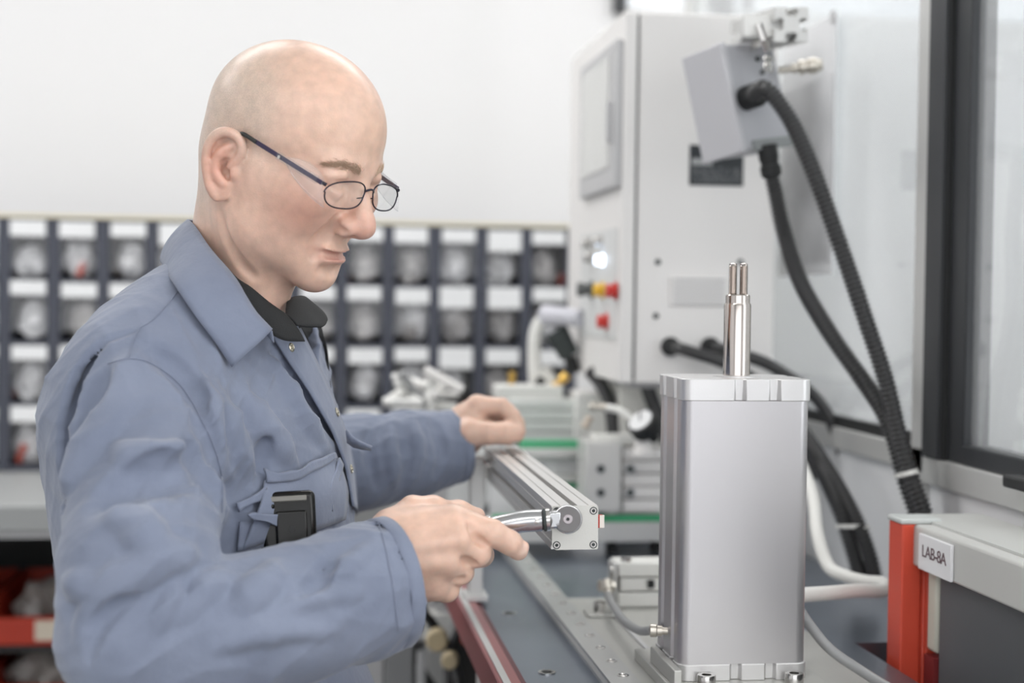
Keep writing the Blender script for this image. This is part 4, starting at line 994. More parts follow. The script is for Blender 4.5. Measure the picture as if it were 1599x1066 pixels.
def build_head(S):
    hell(S, (-5, 0, 50), (88, 72, 76), 5)
    hell(S, (24, 0, 45), (56, 53, 54), 40)
    hell(S, (-36, 0, 18), (46, 56, 46), 20)
    hell(S, (38, 0, -8), (47, 53, 60), 20)
    hell(S, (41, 0, -50), (37, 36, 36), 16)
    for s in (-1, 1):
        hcap(S, (6, s*56, 0), (12, s*47, -52), 15, 15, 20)
        hcap(S, (12, s*47, -52), (58, s*15, -79), 15, 12, 18)
        hell(S, (58, s*40, -8), (25, 22, 19), 20)
        hell(S, (28, s*50, -6), (34, 16, 18), 22)
        hell(S, (45, s*33, -27), (26, 21, 20), 22)
        hell(S, (24, s*33, -42), (30, 20, 32), 20)
        hell(S, (14, s*37, -36), (36, 21, 40), 26)
    hell(S, (28, 0, -66), (48, 38, 26), 22)
    hell(S, (62, 0, -87), (18, 23, 16), 12)
    # neck (goes down into the shirt)
    nb = P(360, 500, 1.545)
    S.cone(H(-28, 0, -5), nb, 0.050, 0.046, 0.03)
    S.cone(H(-44, 0, -5), P(360, 405, 1.55), 0.036, 0.036, 0.03)
    for s in (-1, 1):
        S.cone(H(-24, s*46, -18), P(408, 515, 1.505 if s < 0 else 1.545), 0.013, 0.010, 0.032)
    S.cone(H(8, 0, -74), P(402, 500, 1.525), 0.024, 0.018, 0.025)
    # brow, sockets, lids
    for s in (-1, 1):
        hcap(S, (80, s*12, 26), (70, s*42, 28), 9, 7, 14)
        hell(S, (93, s*33, 8), (20, 20, 14), 10, 's')
        hell(S, (68, s*32, 8), (14, 15, 14), 5)
        hchain(S, [(80, s*18, 16), (83, s*31, 19), (76, s*45, 15)], 3.2, 7)
        hchain(S, [(80, s*20, 2), (82, s*31, 0), (75, s*44, 4)], 2.6, 8)
        hchain(S, [(83, s*21, 6), (85, s*31, 4), (78, s*44, 7)], 1.2, 2, 's')
    # nose
    hcap(S, (80, 0, 20), (97, 0, -17), 8.5, 11, 10)
    hell(S, (100, 0, -26), (13.5, 13, 12), 8)
    for s in (-1, 1):
        hell(S, (88, s*13, -29), (14, 9, 10), 5)
        hell(S, (93, s*8, -38), (8.5, 4.6, 6.0), 2.5, 's')
    hcap(S, (99, 0, -33), (80, 0, -40), 4, 4, 4)
    # mouth
    hell(S, (72, 0, -55), (14, 27, 5.5), 5); hell(S, (71.5, 0, -65.5), (14, 24, 6.0), 5)
    hchain(S, [(78, -14, -76), (82, 0, -76), (78, 14, -76)], 2.6, 8, 's')
    # ears
    for s in (-1, 1):
        ea = nrm(hf*0.93+s*(-hl)*0.36+hu*(-0.02)); eb = nrm(hu-0.10*hf+s*0.10*hl); eb = nrm(eb-ea*(ea@eb)); en = np.cross(ea, eb)
        if en@(s*hl) < 0: en = -en
        eo = H(-15, s*76.5, -3)
        E = lambda a, b, n=0: eo+0.001*(a*ea+b*eb+n*en)
        EM = np.stack([ea, eb, en], 1)
        S.ell(E(-3, 2, -1), np.array([17, 28, 4])*.001, .004, 'u', EM)
        S.ell(E(2, -25, 0), np.array([9, 9, 4.2])*.001, .005, 'u', EM)
        S.ell(E(4, 0, -8), np.array([14, 22, 9])*.001, .008, 'u', EM)
        S.ell(E(-4, 8, 4.5), np.array([11.5, 18, 4.5])*.001, .003, 's', EM)
        S.ell(E(4, -5, 2), np.array([8, 9, 8])*.001, .004, 's', EM)
        hx = [E(4, 0, 1), E(10, 8, 2), E(13, 19, 3), E(8, 29, 4), E(-3, 32, 5), E(-13, 27, 5), E(-18.5, 15, 5), E(-18, 1, 5), E(-14, -12, 4), E(-8, -23, 3), E(0, -31, 2)]
        hr_ = [2.2, 3.0, 3.4, 3.6, 3.7, 3.7, 3.4, 3.1, 2.9, 3.4, 3.6]
        hx4 = catmull(np.c_[np.array(hx), np.array(hr_)], 4)
        for i in range(len(hx4)-1): S.cone(hx4[i, :3], hx4[i+1, :3], hx4[i, 3]*.001, hx4[i+1, 3]*.001, .003)
        ah = catmull(np.array([E(2, 20, 1.5), E(-6, 11, 2.8), E(-8.5, 0, 3), E(-5, -10, 2.4), E(2, -15, 2)]), 4); S.chain(list(ah), .0027, .004)
        S.chain([E(-5, 10, 2.4), E(4, 11, 1)], [.0026, .0018], .004)
        S.ell(E(11, -4, 2), np.array([4, 6, 4])*.001, .004, 'u', EM)
        S.ell(E(3, -16, 2.5), np.array([4, 3.4, 3])*.001, .003, 'u', EM)
build_head(BODY)
HB = SDF(); HB.pr = list(BODY.pr)
def crease(pts, r, k, dep=0.5, op='s', mirror=True):
    """a line in the skin, laid on the face where the photograph shows it and mirrored to the far side"""
    a = catmull(np.array(pts, float), 4); q = HB.march(a[:, 0], a[:, 1]); n = HB.grad(q)
    q = q+n*(r*(1-2*dep) if op == 's' else -r*(1-2*dep)); t = np.sin(np.linspace(.35, math.pi-.35, len(q)))
    for i in range(len(q)-1):
        BODY.cone(q[i], q[i+1], r*t[i], r*t[i+1], k, op)
        if mirror:
            m_ = [x-2*hl*((x-HO)@hl) for x in (q[i], q[i+1])]; BODY.cone(m_[0], m_[1], r*t[i], r*t[i+1], k, op)
crease([(491, 392), (508, 396), (526, 400), (545, 402)], .0034, .0016, .62)        # mouth line
crease([(497, 391), (494, 397), (492, 404)], .0022, .006, .35)                    # mouth corner
crease([(527, 338), (521, 348), (529, 359), (540, 362)], .0028, .004, .45)        # wing of the nose
crease([(519, 352), (503, 370), (489, 392)], .0024, .010, .25)                     # nasolabial fold
crease([(345, 335), (352, 370), (375, 410), (395, 432)], .0020, .008, .12, mirror=False)   # neck folds
# hidden trunk and arms under the clothes
BODY.cone(P(360, 520, 1.555), P(345, 900, 1.56), 0.045, 0.085, 0.02)
BODY.cone(P(250, 625, 1.42), P(410, 630, 1.68), 0.045, 0.045, 0.03)
BODY.chain([P(225, 620, 1.41), P(215, 990, 1.27), P(560, 905, 1.352), P(618, 874, 1.377)], [.042, .036, .029, .028], .02)
BODY.chain([P(430, 620, 1.69), P(452, 735, 1.88), P(640, 709, 1.975), P(702, 693, 2.0)], [.042, .036, .027, .023], .012)
# --- right hand, gripping the wrench handle
def hand(S, W, mcs, fingers, thumb, k=0.0035):
    for a, b, ra, rb in mcs: S.cone(Pm(a), Pm(b), ra, rb, 0.014)
    for pts, rr in fingers: S.chain([Pm(p) for p in pts], rr, k)
    S.chain([Pm(p) for p in thumb[0]], thumb[1], 0.009)
BODY.ell(P(663, 866, 1.396), (0.046, 0.040, 0.017), 0.02, 'u', np.stack([RT, UP, FW], 1))
hand(BODY, None,
     [((612, 838, 1.388), (710, 815, 1.390), .023, .0160), ((612, 858, 1.380), (713, 842, 1.375), .025, .0150), ((612, 882, 1.380), (698, 877, 1.376), .026, .0148), ((616, 906, 1.388), (676, 909, 1.386), .021, .0150)],
     [([(710, 815, 1.390), (768, 832, 1.386), (796, 847, 1.392), (809, 859, 1.399)], [.0155, .0122, .0108, .0092]),
      ([(713, 842, 1.375), (744, 863, 1.386), (752, 866, 1.424), (736, 846, 1.452)], [.0150, .0128, .0110, .0100]),
      ([(698, 877, 1.376), (718, 892, 1.389), (722, 893, 1.424), (712, 868, 1.452)], [.0148, .0118, .0105, .0095]),
      ([(676, 909, 1.386), (697, 920, 1.394), (700, 915, 1.424), (692, 888, 1.448)], [.0150, .0112, .0095, .0085])],
     ([(620, 822, 1.400), (644, 794, 1.408), (676, 794, 1.416), (716, 800, 1.444), (744, 806, 1.454)], [.020, .0105, .0105, .0100, .0085]))
for a, b in (((640, 838, 1.364), (712, 815, 1.377)), ((640, 858, 1.356), (715, 842, 1.363)), ((642, 880, 1.356), (700, 876, 1.364))):
    BODY.cone(Pm(a), Pm(b), .0022, .0038, .012)
# wrinkles over the index knuckle
for t in (762, 767, 773):
    pass
BODY.ell(P(815, 856, 1.3945), (.0062, .0075, .004), .0015, 'u', np.stack([nrm(RT*.85-UP*.5), nrm(UP*.85+RT*.5), FW], 1))
# --- left hand resting on the beam
LD = 0.122; LK = 1.065
def lh(px, py, d): return (px, py, d+LD)
BODY.ell(P(733, 662, 1.893+LD), np.array((0.030, 0.026, 0.034))*LK, 0.02, 'u', np.stack([RT, UP, FW], 1))
hand(BODY, None,
     [(lh(706, 686, 1.872), lh(745, 634, 1.868), .021*LK, .0140*LK), (lh(706, 685, 1.885), lh(750, 636, 1.888), .021*LK, .0140*LK), (lh(706, 688, 1.892), lh(750, 640, 1.907), .020*LK, .0135*LK), (lh(708, 690, 1.897), lh(748, 648, 1.922), .020*LK, .0125*LK)],
     [([lh(745, 634, 1.868), lh(783, 634, 1.866), lh(800, 650, 1.862), lh(807, 664, 1.860)], [.0142, .0106, .0103, .0092]),
      ([lh(750, 636, 1.888), lh(792, 643, 1.889), lh(807, 662, 1.886), lh(810, 674, 1.884)], [.0148, .0113, .0103, .0092]),
      ([lh(750, 640, 1.907), lh(790, 648, 1.909), lh(806, 668, 1.906), lh(808, 680, 1.904)], [.0142, .0110, .0100, .0090]),
      ([lh(748, 648, 1.922), lh(780, 658, 1.926), lh(792, 676, 1.924), lh(794, 686, 1.922)], [.0132, .0100, .0092, .0084])],
     ([lh(716, 684, 1.862), lh(735, 676, 1.853), lh(762, 676, 1.848), lh(788, 676, 1.848), lh(806, 677, 1.851)], [.021, .0174, .0132, .0128, .0106]), k=.003)
BODY.ell(P(734, 692, 1.878+LD), np.array((0.014, 0.012, 0.02))*LK, 0.012, 'u', np.stack([RT, UP, FW], 1))
# creases of the near hand
HB2 = SDF(); HB2.pr = list(BODY.pr)
def hcrease(pts, r, k, dep=.5):
    a = catmull(np.array(pts, float), 4); q = HB2.march(a[:, 0], a[:, 1]); n = HB2.lgrad(q, 1e-3)
    q = q+n*(r*(1-2*dep)); t = np.sin(np.linspace(.4, math.pi-.4, len(q)))
    for i in range(len(q)-1): BODY.cone(q[i], q[i+1], r*t[i], r*t[i+1], k, 's')
hcrease([(733, 819), (738, 834), (748, 844), (758, 849)], .0028, .004, .5)
hcrease([(722, 872), (730, 877), (742, 882)], .0028, .004, .5)
hcrease([(712, 905), (718, 906), (724, 904)], .0022, .004, .5)
for t in (757, 763, 770, 776): hcrease([(t+7, 816), (t+4, 828), (t-1, 842)], .0008, .0022, .35)
hcrease([(807, 846), (811, 856), (809, 866)], .0010, .0015, .4)
# --- jacket
AB = math.radians(20)
fb = math.cos(AB)*RT-math.sin(AB)*FW; lb = math.sin(AB)*RT+math.cos(AB)*FW
LEV = [(395, 300, 400, 1.545, .055), (440, 222, 452, 1.55, .105), (490, 168, 492, 1.55, .155), (545, 128, 512, 1.55, .185), (600, 96, 522, 1.55, .195), (655, 80, 536, 1.55, .20), (740, 90, 552, 1.55, .20), (850, 105, 562, 1.55, .195), (1000, 135, 566, 1.55, .19), (1120, 140, 566, 1.55, .19), (1250, 140, 566, 1.55, .19)]
def loft(shrink=0.0, cap=None):
    T = []
    for py, xl_, xr_, d, rb in LEV:
        v = (533-py)/FPX*d; c = ((xl_+xr_)/2-799.5)/FPX*d; hw = (xr_-xl_)/2/FPX*d
        ae = AB+math.radians(11)
        ra = math.sqrt(max(hw*hw-(rb*math.sin(ae))**2, 0.0004))/math.cos(ae)
        T.append((v, c, d, ra-shrink, rb-shrink))
    T = catmull(np.array(T), 8)[::-1]
    vs = T[:, 0]
    def fn(p):
        q = p-CAM; v = q@UP; vv = np.clip(v, vs[0], vs[-1])
        c = np.interp(vv, vs, T[:, 1]); d = np.interp(vv, vs, T[:, 2]); ra = np.interp(vv, vs, T[:, 3]); rb = np.interp(vv, vs, T[:, 4])
        r = q@RT-c; w = q@FW-d
        a = r*math.cos(AB)-w*math.sin(AB); b = r*math.sin(AB)+w*math.cos(AB)
        k0 = np.sqrt((a/ra)**2+(b/rb)**2)+1e-9; k1 = np.sqrt((a/ra**2)**2+(b/rb**2)**2)+1e-9
        d2 = k0*(k0-1)/k1*0.85
        return np.maximum(d2, np.maximum(v-vs[-1], vs[0]-v))
    return fn, T
JK = SDF()
lf, LT = loft()
JC = P(330, 800, 1.55)
JK.custom(lf, JC, 0.6, .01)
# right sleeve, left sleeve
RS = [((228, 640, 1.425), .078), ((226, 770, 1.345), .068), ((216, 885, 1.272), .064), ((202, 985, 1.262), .056)]
for i_, ((a, ra), (b, rb)) in enumerate(zip(RS[:-1], RS[1:])): JK.cone(Pm(a), Pm(b), ra, rb, .030 if i_ == 0 else .010)
RF = [((205, 1000, 1.255), .056), ((330, 988, 1.28), .062), ((450, 960, 1.31), .060), ((560, 925, 1.345), .0585), ((640, 900, 1.37), .0565)]
JK.cone(Pm(RS[3][0]), Pm(RF[0][0]), .056, .056, .02)
for (a, ra), (b, rb) in zip(RF[:-1], RF[1:]): JK.cone(Pm(a), Pm(b), ra, rb, .005)
LS = [((415, 610, 1.69), .070), ((452, 735, 1.88), .068), ((560, 722, 1.94), .056), ((640, 710, 1.975), .053), ((735, 692, 2.012), .0445)]
for (a, ra), (b, rb) in zip(LS[:-1], LS[1:]): JK.cone(Pm(a), Pm(b), ra, rb, .02)
BASE = SDF(); BASE.pr = list(JK.pr)          # plain form, used to lay folds and trims on
def fold(pts, r, k, op='u', off=None):
    a = catmull(np.array(pts, float), 4)
    q = BASE.march(a[:, 0], a[:, 1])
    n = BASE.grad(q)
    q = q-n*(r*0.42 if op == 'u' else -r*0.30)
    if off: q = q+n*off
    m = len(q); taper = np.sin(np.linspace(0.04, math.pi-0.04, m))**.8; k = k*.75
    for i in range(m-1): JK.cone(q[i], q[i+1], r*taper[i], r*taper[i+1], k, op)
RIDGE = [([(200, 561), (171, 642), (128, 710), (104, 760)], .010, .022), ([(182, 700), (219, 712), (263, 716), (290, 705)], .008, .02),
         ([(155, 792), (190, 806), (218, 820), (236, 850), (268, 862), (301, 867)], .010, .014), ([(305, 862), (265, 872), (215, 892), (170, 918), (140, 955), (122, 1000)], .009, .014),
         ([(100, 909), (125, 913), (150, 905)], .007, .014), ([(300, 935), (322, 918), (345, 888)], .006, .016),
         ([(372, 945), (402, 922), (434, 878)], .007, .018), ([(278, 972), (300, 945), (320, 926)], .005, .012), ([(245, 985), (265, 945), (275, 915)], .005, .012),
         ([(380, 614), (405, 655), (425, 682), (458, 719)], .008, .02), ([(430, 560), (470, 640), (505, 690)], .005, .02), ([(330, 600), (365, 680), (385, 740)], .008, .022),
         ([(265, 560), (310, 620), (340, 690)], .008, .024), ([(480, 905), (530, 890), (580, 850)], .004, .014), ([(420, 960), (500, 930), (560, 925)], .004, .014), ([(340, 1010), (420, 985), (520, 985)], .005, .016)]
for p_, r_, k_ in RIDGE: fold(p_, r_*1.2, k_)
VAL = [([(168, 585), (140, 640), (112, 710)], .007, .016), ([(303, 703), (318, 722), (338, 775)], .010, .022), ([(155, 787), (202, 756), (250, 742), (296, 738)], .009, .030),
       ([(215, 930), (190, 940), (165, 965), (146, 1005), (138, 1035)], .0050, .008),
       ([(416, 533), (464, 596), (509, 656), (536, 704)], .006, .010), ([(411, 680), (409, 715), (410, 745)], .006, .010),
       ([(300, 640), (345, 720), (360, 780)], .007, .02), ([(230, 540), (280, 580), (315, 640)], .006, .02),
       ([(520, 860), (500, 900), (470, 930)], .004, .012)]
for p_, r_, k_ in VAL: fold(p_, r_*1.15, k_, 's')
LV = [([(585, 655), (575, 700), (590, 760)], .006, .012, 's'), ([(640, 652), (655, 700), (640, 760)], .005, .014, 'u'), ([(675, 655), (690, 700), (680, 745)], .006, .014, 's'), ([(612, 650), (610, 700), (618, 760)], .006, .014, 'u')]
for p_, r_, k_, o_ in LV: fold(p_, r_, k_, o_)
# slit of the back pleat between back panel and sleeve
a = catmull(np.array([(212, 515), (170, 528), (138, 556), (114, 606), (98, 670), (92, 735), (98, 790)], float), 6)
q = BASE.march(a[:, 0], a[:, 1]); n = BASE.grad(q)
wid = np.interp(np.linspace(0, 1, len(q)), [0, .3, .6, 1], [.001, .006, .011, .008])
for i in range(len(q)-1): JK.cone(q[i], q[i+1], wid[i], wid[i+1], .002, 's'); JK.cone(q[i]-n[i]*.014, q[i+1]-n[i+1]*.014, wid[i], wid[i+1], .002, 's')
# openings: cuffs, neck, front
JKB = SDF(); JKB.pr = list(JK.pr)
def cuff(S, pa, pb, d, ax_in, rr, L=0.07):
    A_, B__ = P(pa[0], pa[1], d), P(pb[0], pb[1], d); c = (A_+B__)/2
    e = nrm(B__-A_); axis = nrm(c-Pm(ax_in)); n_ = nrm(axis-e*(axis@e))
    S.custom(lambda p: np.maximum(-((p-c)@n_), np.sqrt(((p-c)**2).sum(1))-0.14), c, 0.14, .0015, 's')
    S.cone(c+n_*0.01, c-n_*L, rr, rr*0.85, .003, 's')
    return c, n_, e
c1, n1, e1 = cuff(JK, (600, 797), (632, 1008), 1.362, (450, 960, 1.31), .0525)
c2, n2, e2 = cuff(JK, (705, 645), (724, 748), 2.006, (560, 722, 1.94), .040)
ncb = P(372, 470, 1.545)
JK.cone(P(345, 350, 1.545), P(374, 470, 1.545), .062, .056, .004, 's')
# V shaped front opening
vap = P(527, 660, 1.55); fo = np.array(ncb)
def vfn(p):
    q = p-vap; z = q@UP; f_ = (p-ncb)@fb; l_ = (p-ncb)@lb-0.045
    wv = np.clip(z, 0, None)*0.42
    return np.maximum(np.maximum(np.where(l_ < 0, -l_-wv*.25, l_-wv*1.25), -z), -(f_-0.0))*0.8
JK.custom(vfn, P(480, 560, 1.5), 0.25, .002, 's')
# small creases of worn cotton all over the cloth
_r = np.random.RandomState(21); _W = []
for i_ in range(7):
    kd = nrm(_r.randn(3)*np.array([1, 1, .8])); _W.append((kd*2*math.pi/_r.uniform(.045, .11), _r.rand()*6.28, nrm(_r.randn(3))*2*math.pi/_r.uniform(.12, .2), _r.rand()*6.28))
def crumple(p):
    e = np.zeros(len(p))
    for k_, ph, k2, p2 in _W:
        w_ = 1-np.abs(np.sin(p@k_+ph+1.4*np.sin(p@k2+p2)))
        e += w_*w_*(.5+.5*np.sin(p@k2*.7+ph))
    return (0.75-e)*0.0015
JK.custom(crumple, JC, 1.2, .001, 'd')
M_jk = bpy.data.materials.new('blue_grey_twill'); M_jk.use_nodes = True
nt = M_jk.node_tree; bs = nt.nodes['Principled BSDF']; bs.inputs['Roughness'].default_value = 0.85; bs.inputs['Specular IOR Level'].default_value = 0.25
bs.inputs['Sheen Weight'].default_value = 0.25; bs.inputs['Sheen Roughness'].default_value = 0.5
tc = nt.nodes.new('ShaderNodeTexCoord'); nz = nt.nodes.new('ShaderNodeTexNoise'); nz.inputs['Scale'].default_value = 14; nz.inputs['Detail'].default_value = 6
cr = nt.nodes.new('ShaderNodeValToRGB'); cr.color_ramp.elements[0].position = 0.3; cr.color_ramp.elements[0].color = (*rgb(113, 121, 140), 1); cr.color_ramp.elements[1].position = 0.7; cr.color_ramp.elements[1].color = (*rgb(129, 137, 156), 1)
nt.links.new(tc.outputs['Object'], nz.inputs['Vector']); nt.links.new(nz.outputs['Fac'], cr.inputs[0]); nt.links.new(cr.outputs[0], bs.inputs['Base Color'])
wv = nt.nodes.new('ShaderNodeTexWave'); wv.inputs['Scale'].default_value = 420; wv.inputs['Distortion'].default_value = 1.5; wv.bands_direction = 'DIAGONAL'
n3 = nt.nodes.new('ShaderNodeTexNoise'); n3.inputs['Scale'].default_value = 30; n3.inputs['Detail'].default_value = 5
nt.links.new(tc.outputs['Object'], wv.inputs['Vector']); nt.links.new(tc.outputs['Object'], n3.inputs['Vector'])
b1 = nt.nodes.new('ShaderNodeBump'); b1.inputs['Strength'].default_value = 0.06; b1.inputs['Distance'].default_value = 0.0006
b2 = nt.nodes.new('ShaderNodeBump'); b2.inputs['Strength'].default_value = 0.45; b2.inputs['Distance'].default_value = 0.006
nt.links.new(n3.outputs['Fac'], b2.inputs['Height']); nt.links.new(wv.outputs['Fac'], b1.inputs['Height']); nt.links.new(b2.outputs[0], b1.inputs['Normal']); nt.links.new(b1.outputs[0], bs.inputs['Normal'])
M_polo = mat('black_knit', rgb(40, 41, 42), 0.9, bump=0.25, bscale=700)

man = tag(empty('person', (P(330, 1000, 1.55)[0], P(330, 1000, 1.55)[1], 0)), 'bald man in safety glasses and blue grey work jacket using a wrench', 'person')
HJ = 0.0028
v, f = surf_nets(JK, (-.55, 1.05, 0.98), (.27, 2.25, 1.60), HJ)
jk = new_obj('jacket', mesh_np('jacket', v, f, M_jk), man)
print('jacket', len(v))
v, f = surf_nets(BODY, (-.5, 1.05, 1.05), (.30, 2.25, 1.78), 0.0021)
print('body', len(v))
# --- skin colour by place on the body (his own colouring, no light)
L = (v-HO)@HM*1000
col = np.tile(np.array(rgb(220, 185, 166)), (len(v), 1))
def blend(c, w):
    global col
    w = np.clip(w, 0, 1)[:, None]; col = col*(1-w)+np.array(rgb(*c))*w
def g3(c, r): return np.exp(-(((L-np.array(c))/np.array(r))**2).sum(1))
head = (L[:, 2] > -130)
A = np.abs(L[:, 1]); LL = L.copy(); LL[:, 1] = -A
def gs(c, r): return np.exp(-(((LL-np.array(c))/np.array(r))**2).sum(1))*head
blend((200, 142, 124), 0.7*gs((60, -48, -18), (34, 26, 28)))
blend((206, 146, 130), 0.8*gs((100, 0, -27), (18, 18, 16)))
blend((212, 152, 134), 0.65*gs((-15, -84, 0), (26, 14, 40)))
blend((208, 176, 152), 0.35*gs((80, 0, 60), (40, 60, 30)))
blend((182, 120, 112), 0.9*gs((78, 0, -57.5), (16, 27, 3.0)))
blend((190, 126, 116), 0.9*gs((78, 0, -64.5), (16, 23, 4.2)))
nl = np.linalg.norm(v-P(816, 857, 1.393), axis=1); blend((232, 204, 190), .8*np.exp(-(nl/.006)**4))
blend((190, 156, 138), 0.40*gs((70, 0, -75), (40, 60, 34)))
hm = (1/(1+np.exp(-(L[:, 2]-(8+0.0*L[:, 0]))/10)))*(1/(1+np.exp((L[:, 0]-22+0.25*np.maximum(L[:, 2]-60, 0))/9)))*(1/(1+np.exp((L[:, 2]-(112-0.2*np.maximum(L[:, 0]+60, 0)))/12)))
hm2 = (1/(1+np.exp((L[:, 0]+42)/8)))*(1/(1+np.exp(-(L[:, 2]+60)/14)))*head
stub = np.clip(np.maximum(hm, hm2)*head*(1-gs((-15, -86, 0), (24, 10, 40))), 0, 1)
blend((206, 192, 178), 0.7*stub)
me = mesh_np('body', v, f, None, col)
at = me.attributes.new('stubble', 'FLOAT', 'POINT'); at.data.foreach_set('value', stub.astype(np.float32))
M_skin = bpy.data.materials.new('skin'); M_skin.use_nodes = True
nt = M_skin.node_tree; bs = nt.nodes['Principled BSDF']
ca = nt.nodes.new('ShaderNodeVertexColor'); ca.layer_name = 'Col'
tc = nt.nodes.new('ShaderNodeTexCoord')
n1_ = nt.nodes.new('ShaderNodeTexNoise'); n1_.inputs['Scale'].default_value = 90; n1_.inputs['Detail'].default_value = 5
mr = nt.nodes.new('ShaderNodeMapRange'); mr.inputs[1].default_value = .3; mr.inputs[2].default_value = .7; mr.inputs[3].default_value = .90; mr.inputs[4].default_value = 1.07
vm = nt.nodes.new('ShaderNodeVectorMath'); vm.operation = 'SCALE'
nt.links.new(tc.outputs['Object'], n1_.inputs['Vector']); nt.links.new(n1_.outputs['Fac'], mr.inputs[0]); nt.links.new(ca.outputs[0], vm.inputs[0]); nt.links.new(mr.outputs[0], vm.inputs['Scale'])
sa = nt.nodes.new('ShaderNodeAttribute'); sa.attribute_name = 'stubble'
ns = nt.nodes.new('ShaderNodeTexNoise'); ns.inputs['Scale'].default_value = 1300; ns.inputs['Detail'].default_value = 2
mrs = nt.nodes.new('ShaderNodeMapRange'); mrs.inputs[1].default_value = .35; mrs.inputs[2].default_value = .65; mrs.inputs[3].default_value = .86; mrs.inputs[4].default_value = 1.14
nt.links.new(tc.outputs['Object'], ns.inputs['Vector']); nt.links.new(ns.outputs['Fac'], mrs.inputs[0])
vm2 = nt.nodes.new('ShaderNodeVectorMath'); vm2.operation = 'SCALE'; nt.links.new(vm.outputs[0], vm2.inputs[0]); nt.links.new(mrs.outputs[0], vm2.inputs['Scale'])
mx = nt.nodes.new('ShaderNodeMix'); mx.data_type = 'RGBA'
nt.links.new(sa.outputs['Fac'], mx.inputs[0]); nt.links.new(vm.outputs[0], mx.inputs[6]); nt.links.new(vm2.outputs[0], mx.inputs[7]); nt.links.new(mx.outputs[2], bs.inputs['Base Color'])
bs.inputs['Roughness'].default_value = 0.34; bs.inputs['Specular IOR Level'].default_value = 0.45
bs.inputs['Subsurface Weight'].default_value = 0.25; bs.inputs['Subsurface Radius'].default_value = (1.0, 0.35, 0.2); bs.inputs['Subsurface Scale'].default_value = 0.004
nb_ = nt.nodes.new('ShaderNodeTexNoise'); nb_.inputs['Scale'].default_value = 700; nb_.inputs['Detail'].default_value = 3
nt.links.new(tc.outputs['Object'], nb_.inputs['Vector'])
bp = nt.nodes.new('ShaderNodeBump'); bp.inputs['Strength'].default_value = .22; bp.inputs['Distance'].default_value = .0008
nt.links.new(nb_.outputs['Fac'], bp.inputs['Height']); nt.links.new(bp.outputs[0], bs.inputs['Normal'])
me.materials.append(M_skin)
body = new_obj('body', me, man)
# ------------------------------------------------------------------ clothing details, glasses, pager
def drape(name, top, bot, m, parent, off=0.003, thick=0.002, nu=24, nv=8, S=None, bulge=0.0, sub=True):
    """a cloth panel laid on the jacket between two pixel polylines"""
    S = S or JK
    def lin_(pl, n):
        p = np.array(pl, float); s = np.r_[0, np.cumsum(np.linalg.norm(np.diff(p, axis=0), axis=1))]; t = np.linspace(0, s[-1], n)
        return np.stack([np.interp(t, s, p[:, k]) for k in (0, 1)], 1)
    A, B = lin_(top, nu), lin_(bot, nu); G = []
    for j in range(nv):
        t = j/(nv-1); q = A*(1-t)+B*t
        h = S.march(q[:, 0], q[:, 1], base=(BASE if S is JK else None)); n = S.lgrad(h)
        G.append(h+n*(off+bulge*math.sin(math.pi*t)))
    G = np.array(G)
    for _ in range(2):
        G[1:-1] = G[1:-1]*.5+(G[:-2]+G[2:])*.25; G[:, 1:-1] = G[:, 1:-1]*.5+(G[:, :-2]+G[:, 2:])*.25
    return sheet(name, G, m, parent, thick)
def sheet(name, G, m, parent, thick=0.002):
    a, b = G.shape[:2]
    o = MB().grid(G).build(name, m, parent, smooth=60)
    n = np.cross(G[0, 1]-G[0, 0], G[1, 0]-G[0, 0])
    md = o.modifiers.new('thickness', 'SOLIDIFY'); md.thickness = thick; md.offset = 0
    return o
# polo shirt seen in the open front
PS = SDF(); pf, _ = loft(0.010)
PS.custom(pf, JC, 0.6, .01)
PS.cone(P(345, 350, 1.545), P(378, 470, 1.54), .047, .047, .004, 's')
class _cut: pass
PS.custom(lambda p: (p-P(330, 760, 1.55))@UP, P(330, 760, 1.55)-UP*0.5, 0.8, .001, 's')
v, f = surf_nets(PS, (-.5, 1.2, 1.28), (.06, 1.95, 1.60), 0.004)
polo = new_obj('polo_shirt', mesh_np('polo_shirt', v, f, M_polo), man)
def strip(name, inner, outer, m, parent, thick=.002, roll=0.004, nu=40, nv=9, mirror=True):
    A = catmull(np.array([Pm(q) if len(q) == 3 else q for q in inner]), 8); B = catmull(np.array([Pm(q) for q in outer]), 8)
    def rs(p, n):
        s = np.r_[0, np.cumsum(np.linalg.norm(np.diff(p, axis=0), axis=1))]; t = np.linspace(0, s[-1], n)
        return np.stack([np.interp(t, s, p[:, k]) for k in range(3)], 1)
    A, B = rs(A, nu), rs(B, nu); G = []
    for j in range(nv):
        t = j/(nv-1); mid = A*(1-t)+B*t
        out = mid-ncb; out = out-np.outer(out@UP, UP); out /= np.linalg.norm(out, axis=1)[:, None]
        G.append(mid+out*roll*math.sin(math.pi*t)**.8)
    G = np.array(G)
    if mirror:
        M_ = G-2*np.einsum('ijk,k->ij', G-ncb, lb)[..., None]*lb
        G = np.concatenate([M_[:, :int(nu*.4)][:, ::-1][:, :-1], G], 1)
    return sheet(name, G, m, parent, thick)
oc = np.array([(251, 407), (270, 441), (305, 493), (335, 533), (362, 573)], float)
oh = BASE.march(oc[:, 0], oc[:, 1]); od = (oh-CAM)@FW
od[0] = 1.535; outer = [(x, y, d-0.008) for (x, y), d in zip(oc, od)]; outer[0] = (251, 407, 1.535)
inner = [(294, 343, 1.535), (306, 354, 1.500), (330, 390, 1.462), (368, 435, 1.445), (394, 480, 1.437), (425, 514, 1.440)]
colr = strip('collar', inner, outer, M_jk, jk, .0022, 0.006)
